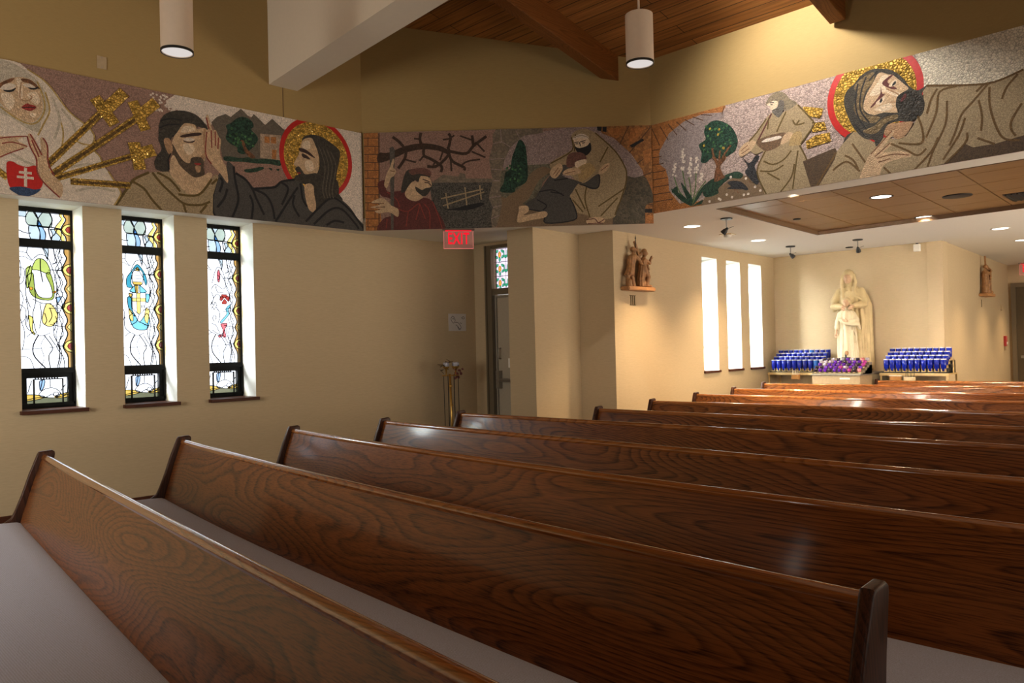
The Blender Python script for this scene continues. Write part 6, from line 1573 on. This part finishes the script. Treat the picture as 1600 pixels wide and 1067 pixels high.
bm = new(); lathe(bm, [(0, 0), (.135, 0), (.135, -.006), (.12, -.010), (0, -.010)], 36); tag(obj('ceiling_speaker', bm, 'darkmetal', None, True, (8.444*K, 2.388*K, RZ)), 'dark round speaker grille in the veneer ceiling', 'speaker')
bm = new(); lathe(bm, [(0, 0), (.045, 0), (.04, -.012), (0, -.014)], 24); tag(obj('sprinkler', bm, 'darkmetal', None, True, (8.47*K, 4.031*K, RZ)), 'small dark disc in the veneer ceiling, corner tile', 'sprinkler')
bm = new(); lathe(bm, [(0, 0), (.055, 0), (.05, -.012), (0, -.014)], 24); tag(obj('ceiling_sprinkler', bm, 'darkmetal', None, True, (11.68, 4.764, CEIL)), 'small dark disc on the white ceiling before the statue wall', 'sprinkler')
v = empty('air_vent', (9.30, 1.86, RZ), .05, 'dark rectangular air vent in the veneer ceiling at the edge of the picture', 'vent'); bm = new(); box(bm, -.26, .26, -.30, .30, -.006, 0); obj('grille_backing', bm, 'black', v)
bm = new()
for i in range(12): box(bm, -.25, .25, -.285+.05*i, -.268+.05*i, -.014, -.005)
obj('slats', bm, 'darkmetal', v)
sd = empty('smoke_detector', (8.905, 5.154, CEIL), .08, 'small tan square detector on the white ceiling below the first track spot', 'detector'); obj('base', bbox(-.08, .08, -.08, .08, -.008, 0, .003), 'rackmetal', sd); bm = new(); lathe(bm, [(0, 0), (.05, 0), (.045, -.03), (0, -.034)], 20, (0, 0, -.008)); obj('cap', bm, 'white', sd, True)
al = empty('wall_alarm', (12.088, 3.955, 2.672), 0, 'white alarm box high on the wall above the statue', 'alarm'); obj('body', bbox(-.05, 0, -.045, .045, 0, .105, .008), 'white', al); obj('mount', bbox(-.035, 0, -.015, .015, .105, .12, .002), 'darkmetal', al)
loc, rz = wallframe(D0, DD, 4.80, 1.19, 1); pl = empty('pull_station', loc, rz, 'red fire alarm pull station on the corridor wall by the far door', 'alarm'); obj('body', bbox(-.055, .055, -.045, 0, .05, .24, .006), 'pull', pl); obj('handle', bbox(-.035, .035, -.055, -.045, .08, .13, .003), 'white', pl); obj('lower_box', bbox(-.04, .04, -.03, 0, -.03, .05, .004), 'plaque', pl)
loc, rz = wallframe(D0, DD, 4.55, 1.95, 1); o = obj('thermostat', bbox(-.03, .03, -.02, 0, -.05, .05, .004), 'plaque', None, loc=loc); o.rotation_euler = (0, 0, rz); tag(o, 'small beige thermostat on the corridor wall above the red pull station', 'thermostat')
bp_ = empty('blank_wall_plate', (2.139, 7.0, 3.872), 0, 'beige blank cover plate on the wall above the long mosaic', 'wall plate'); obj('plate', bbox(-.037, .037, -.008, 0, -.053, .053, .003), 'plaque', bp_)
bm = new(); 
for zz in (-.04, .04): ball(bm, (0, -.009, zz), (.004, .002, .004))
obj('screw', bm, 'steel', bp_)
nt = empty('paper_notice', (6.605, 7.766, 1.768), 0, 'white paper notice with a grey drawing, taped to the wall by the side door', 'notice'); obj('sheet', bbox(-.148, .148, -.004, .0006, -.112, .112, .001), 'paper', nt)
bm = new()
for ln in ([(-.11, .05), (-.08, .08), (-.05, .06), (-.04, .02), (-.07, -.01), (-.10, .02), (-.11, .05)], [(-.09, .04), (-.065, .055), (-.06, .03)], [(-.04, .0), (0, .0), (.04, -.03), (.06, -.07), (.03, -.08), (0, -.05), (-.03, -.03)], [(0, -.05), (.02, -.09), (.05, -.09)], [(.04, .0), (.07, -.02)], [(.07, .06), (.10, .075), (.12, .06), (.10, .045), (.07, .06)]):
    for q in ribbon(smoothline(ln, False), .007):
        bm.faces.new([bm.verts.new((x, -.0055, z)) for x, z in q])
obj('drawing', bm, 'ink', nt)
bm = bbox(-.006, .006, -.035, .035, -.055, .055, .003); tag(obj('light_switch_plate', bm, 'white', None, loc=(6.42, 6.60, 1.243)), 'white switch plate on the pier edge beside the door', 'switch plate')
# brass candle stand beside the door
cs = empty('candle_stand', (6.20, 7.42, 0), 0, 'brass candle stand with thin dark rods and dried flowers, against the left wall', 'candle stand')
bm = new(); lathe(bm, [(0, .0), (.15, .0), (.15, .012), (.05, .03), (.02, .06), (0, .06)], 28); obj('base', bm, 'brass', cs, True)
bm = new(); tube(bm, [(0, 0, .04), (-.01, 0, .55), (-.028, 0, 1.12)], .014, 12); lathe(bm, [(.014, 0), (.024, .015), (.014, .03)], 12, (-.012, 0, .72)); lathe(bm, [(.014, 0), (.026, .018), (.014, .035)], 12, (-.02, 0, .95)); obj('pole', bm, 'brass', cs, True)
for i in range(8):
    a = i*2*PI/8; bm = new(); tube(bm, [(.11*math.cos(a), .06*math.sin(a), .01), (.115*math.cos(a)-.01, .06*math.sin(a), 1.10)], .0035, 6); obj('rod', bm, 'darkmetal', cs)
bm = new(); tube(bm, [(.12*math.cos(t*PI/12)-.015, .065*math.sin(t*PI/12), 1.10) for t in range(25)], .006, 6, False); obj('ring', bm, 'brass', cs)
for x, r in ((-.10, .036), (.05, .045)):
    bm = new(); lathe(bm, [(0, 0), (r*.5, 0), (r, .015), (r, .05), (r*.8, .055), (0, .05)], 18, (x, -.02, 1.205)); obj('candle_cup', bm, 'wax', cs, True)
    bm = new(); lathe(bm, [(.008, -.10), (.012, -.03), (r*1.1, -.005), (r*1.15, .004), (0, .004)], 16, (x, -.02, 1.205)); obj('cup_arm', bm, 'brass', cs, True)
bm = new(); rr = random.Random(9)
for i in range(26):
    ball(bm, (.095+rr.uniform(-.05, .05), rr.uniform(-.05, .03), 1.13+rr.uniform(-.07, .09)), (.018, .014, .012), Euler((rr.random()*3, rr.random()*3, 0)).to_matrix().to_4x4(), 8, 6)
obj('dried_flowers', bm, 'petal', cs, True)
bm = new()
for i in range(12):
    a = Euler((rr.uniform(-.8, .8), rr.uniform(-.8, .8), rr.random()*6)).to_matrix().to_4x4(); ball(bm, (-.09+rr.uniform(-.08, .06), rr.uniform(-.04, .04), 1.24+rr.uniform(-.10, .05)), (.05, .012, .004), a, 8, 6)
obj('dried_leaves', bm, 'leafdark', cs, True)
# pipe hanger under the planks
bm = new(); tube(bm, [(0, 0, 0), (0, 0, -.10)], .012, 8); ball(bm, (0, 0, -.12), (.03, .03, .022)); tube(bm, [(-.09, .02, -.02), (0, 0, -.06)], .01, 8)
hx, hy = 4.95, 5.35
tag(obj('sprinkler', bm, 'darkmetal', None, True, (hx, hy, roofz(hx)+.0)), 'dark sprinkler head under the plank roof at the top of the picture', 'sprinkler')

# ------------------------------------------------------------------ light
w = bpy.data.worlds.new('sky'); SC.world = w; w.use_nodes = True
bg = w.node_tree.nodes['Background']; bg.inputs[0].default_value = (.93, .97, 1, 1); bg.inputs[1].default_value = 7.0
def area(name, loc, size, power, col, aim, portal=False):
    l = bpy.data.lights.new(name, 'AREA'); l.shape = 'RECTANGLE'; l.size, l.size_y = size; l.energy = power; l.color = col
    if portal: l.cycles.is_portal = True
    o = bpy.data.objects.new(name, l); COL.objects.link(o); o.location = loc; o.rotation_euler = Vector(aim).to_track_quat('-Z', 'Z').to_euler(); return o
for a, b in WIN_L: area('window_portal', ((a+b)/2, 8.13, 1.88), (.5, 1.84), 1, (1,1,1), (0, -1, 0), True)
for a, b in WIN_C:
    p = C0+CD*((a+b)/2)+CN*.36; area('window_portal', (p.x, p.y, 1.83), (.46, 1.62), 1, (1,1,1), (-CN.x, -CN.y, 0), True)
p = DW0+DWD*.7+Vector((-DWD.y, DWD.x))*.21; area('window_portal', (p.x, p.y, 2.46), (.8, .55), 1, (1,1,1), (DWD.y, -DWD.x, 0), True)
area('nave_fill', (2.5, -6.3, 1.6), (10, 1.6), 95, (1, .93, .81), (-.1, 1, -.02))  # added fill from the far side, no window there
area('left_wall_fill', (-3.0, 4.0, 1.8), (3, 1.5), 200, (1, .94, .82), (.45, .9, -.03))  # added fill lamp in the open nave, brightens the left wall
area('overhead_fill', (1.5, 0, 4.9), (6, 6), 45, (1, .74, .46), (0, 0, -1))  # added overhead fill, not actual fixtures
area('chapel_fill', (9.5, -3.5, 2.7), (5, 4), 160, (1, .88, .68), (0, .35, -1))  # added soft fill for the chapel, stands for no fixture
area('back_wall_fill', (7.02, 3.4, 2.73), (3.0, .06), 68, (1, .90, .72), (1, .22, -.30)).data.spread = 1.35  # added strip behind the mural wall, lights the chapel back wall
area('chapel_ceiling_fill', (10.5, -2.8, 1.0), (6, 3), 620, (1, .86, .68), (0, .45, 1))  # added upward fill that brightens the chapel ceiling
area('reveal_fill', (-.8, 10.6, 3.9), (4, 2.5), 6500, (.93, 1, .93), (.42, -1, -.30))  # lamp added outdoors to whiten the window reveals
area('rear_fill', (-6.3, -1.5, 3.4), (8, 2), 40, (1, .95, .88), (1, .15, -.1))  # added fill for header and pew fronts, rear wall has no window
area('chapel_window_fill', (6.9, 9.4, 3.6), (4, 2.5), 6000, (1, 1, .93), (.72, -1, -.28))  # lamp added outdoors, strengthens daylight on chapel reveals and back wall
spot('roof_beam_spot', (5.62, 3.16, roofz(5.62)-.10), 235, (1, .95, .86), 125, .8, .05, (.85, -.15, -.75))

# ------------------------------------------------------------------ camera
pitch, roll, yaw = math.radians(.5258), math.radians(1.3498), math.radians(45.65)
F = Vector((math.cos(yaw)*math.cos(pitch), math.sin(yaw)*math.cos(pitch), math.sin(pitch)))
R0 = Vector((math.sin(yaw), -math.cos(yaw), 0)); U0 = R0.cross(F)
Rr = R0*math.cos(roll)-U0*math.sin(roll); Uu = R0*math.sin(roll)+U0*math.cos(roll)
cam = bpy.data.cameras.new('camera'); co = bpy.data.objects.new('camera', cam); COL.objects.link(co)
m = Matrix.Identity(4)
for i in range(3): m[i][0], m[i][1], m[i][2] = Rr[i], Uu[i], -F[i]
m.translation = (0, 0, CZ); co.matrix_world = m
cam.sensor_fit = 'HORIZONTAL'; cam.sensor_width = 36; cam.lens = 1223.26/1600*36; cam.clip_end = 100; cam.clip_start = .05
SC.camera = co
SC.view_settings.view_transform = 'Standard'; SC.view_settings.look = 'None'; SC.view_settings.exposure = 0; SC.view_settings.gamma = 1
SC.cycles.use_denoising = True; SC.cycles.max_bounces = 10; SC.cycles.diffuse_bounces = 5; SC.cycles.transparent_max_bounces = 16; SC.cycles.sample_clamp_indirect = 6
SC.cycles.caustics_reflective = False; SC.cycles.caustics_refractive = False
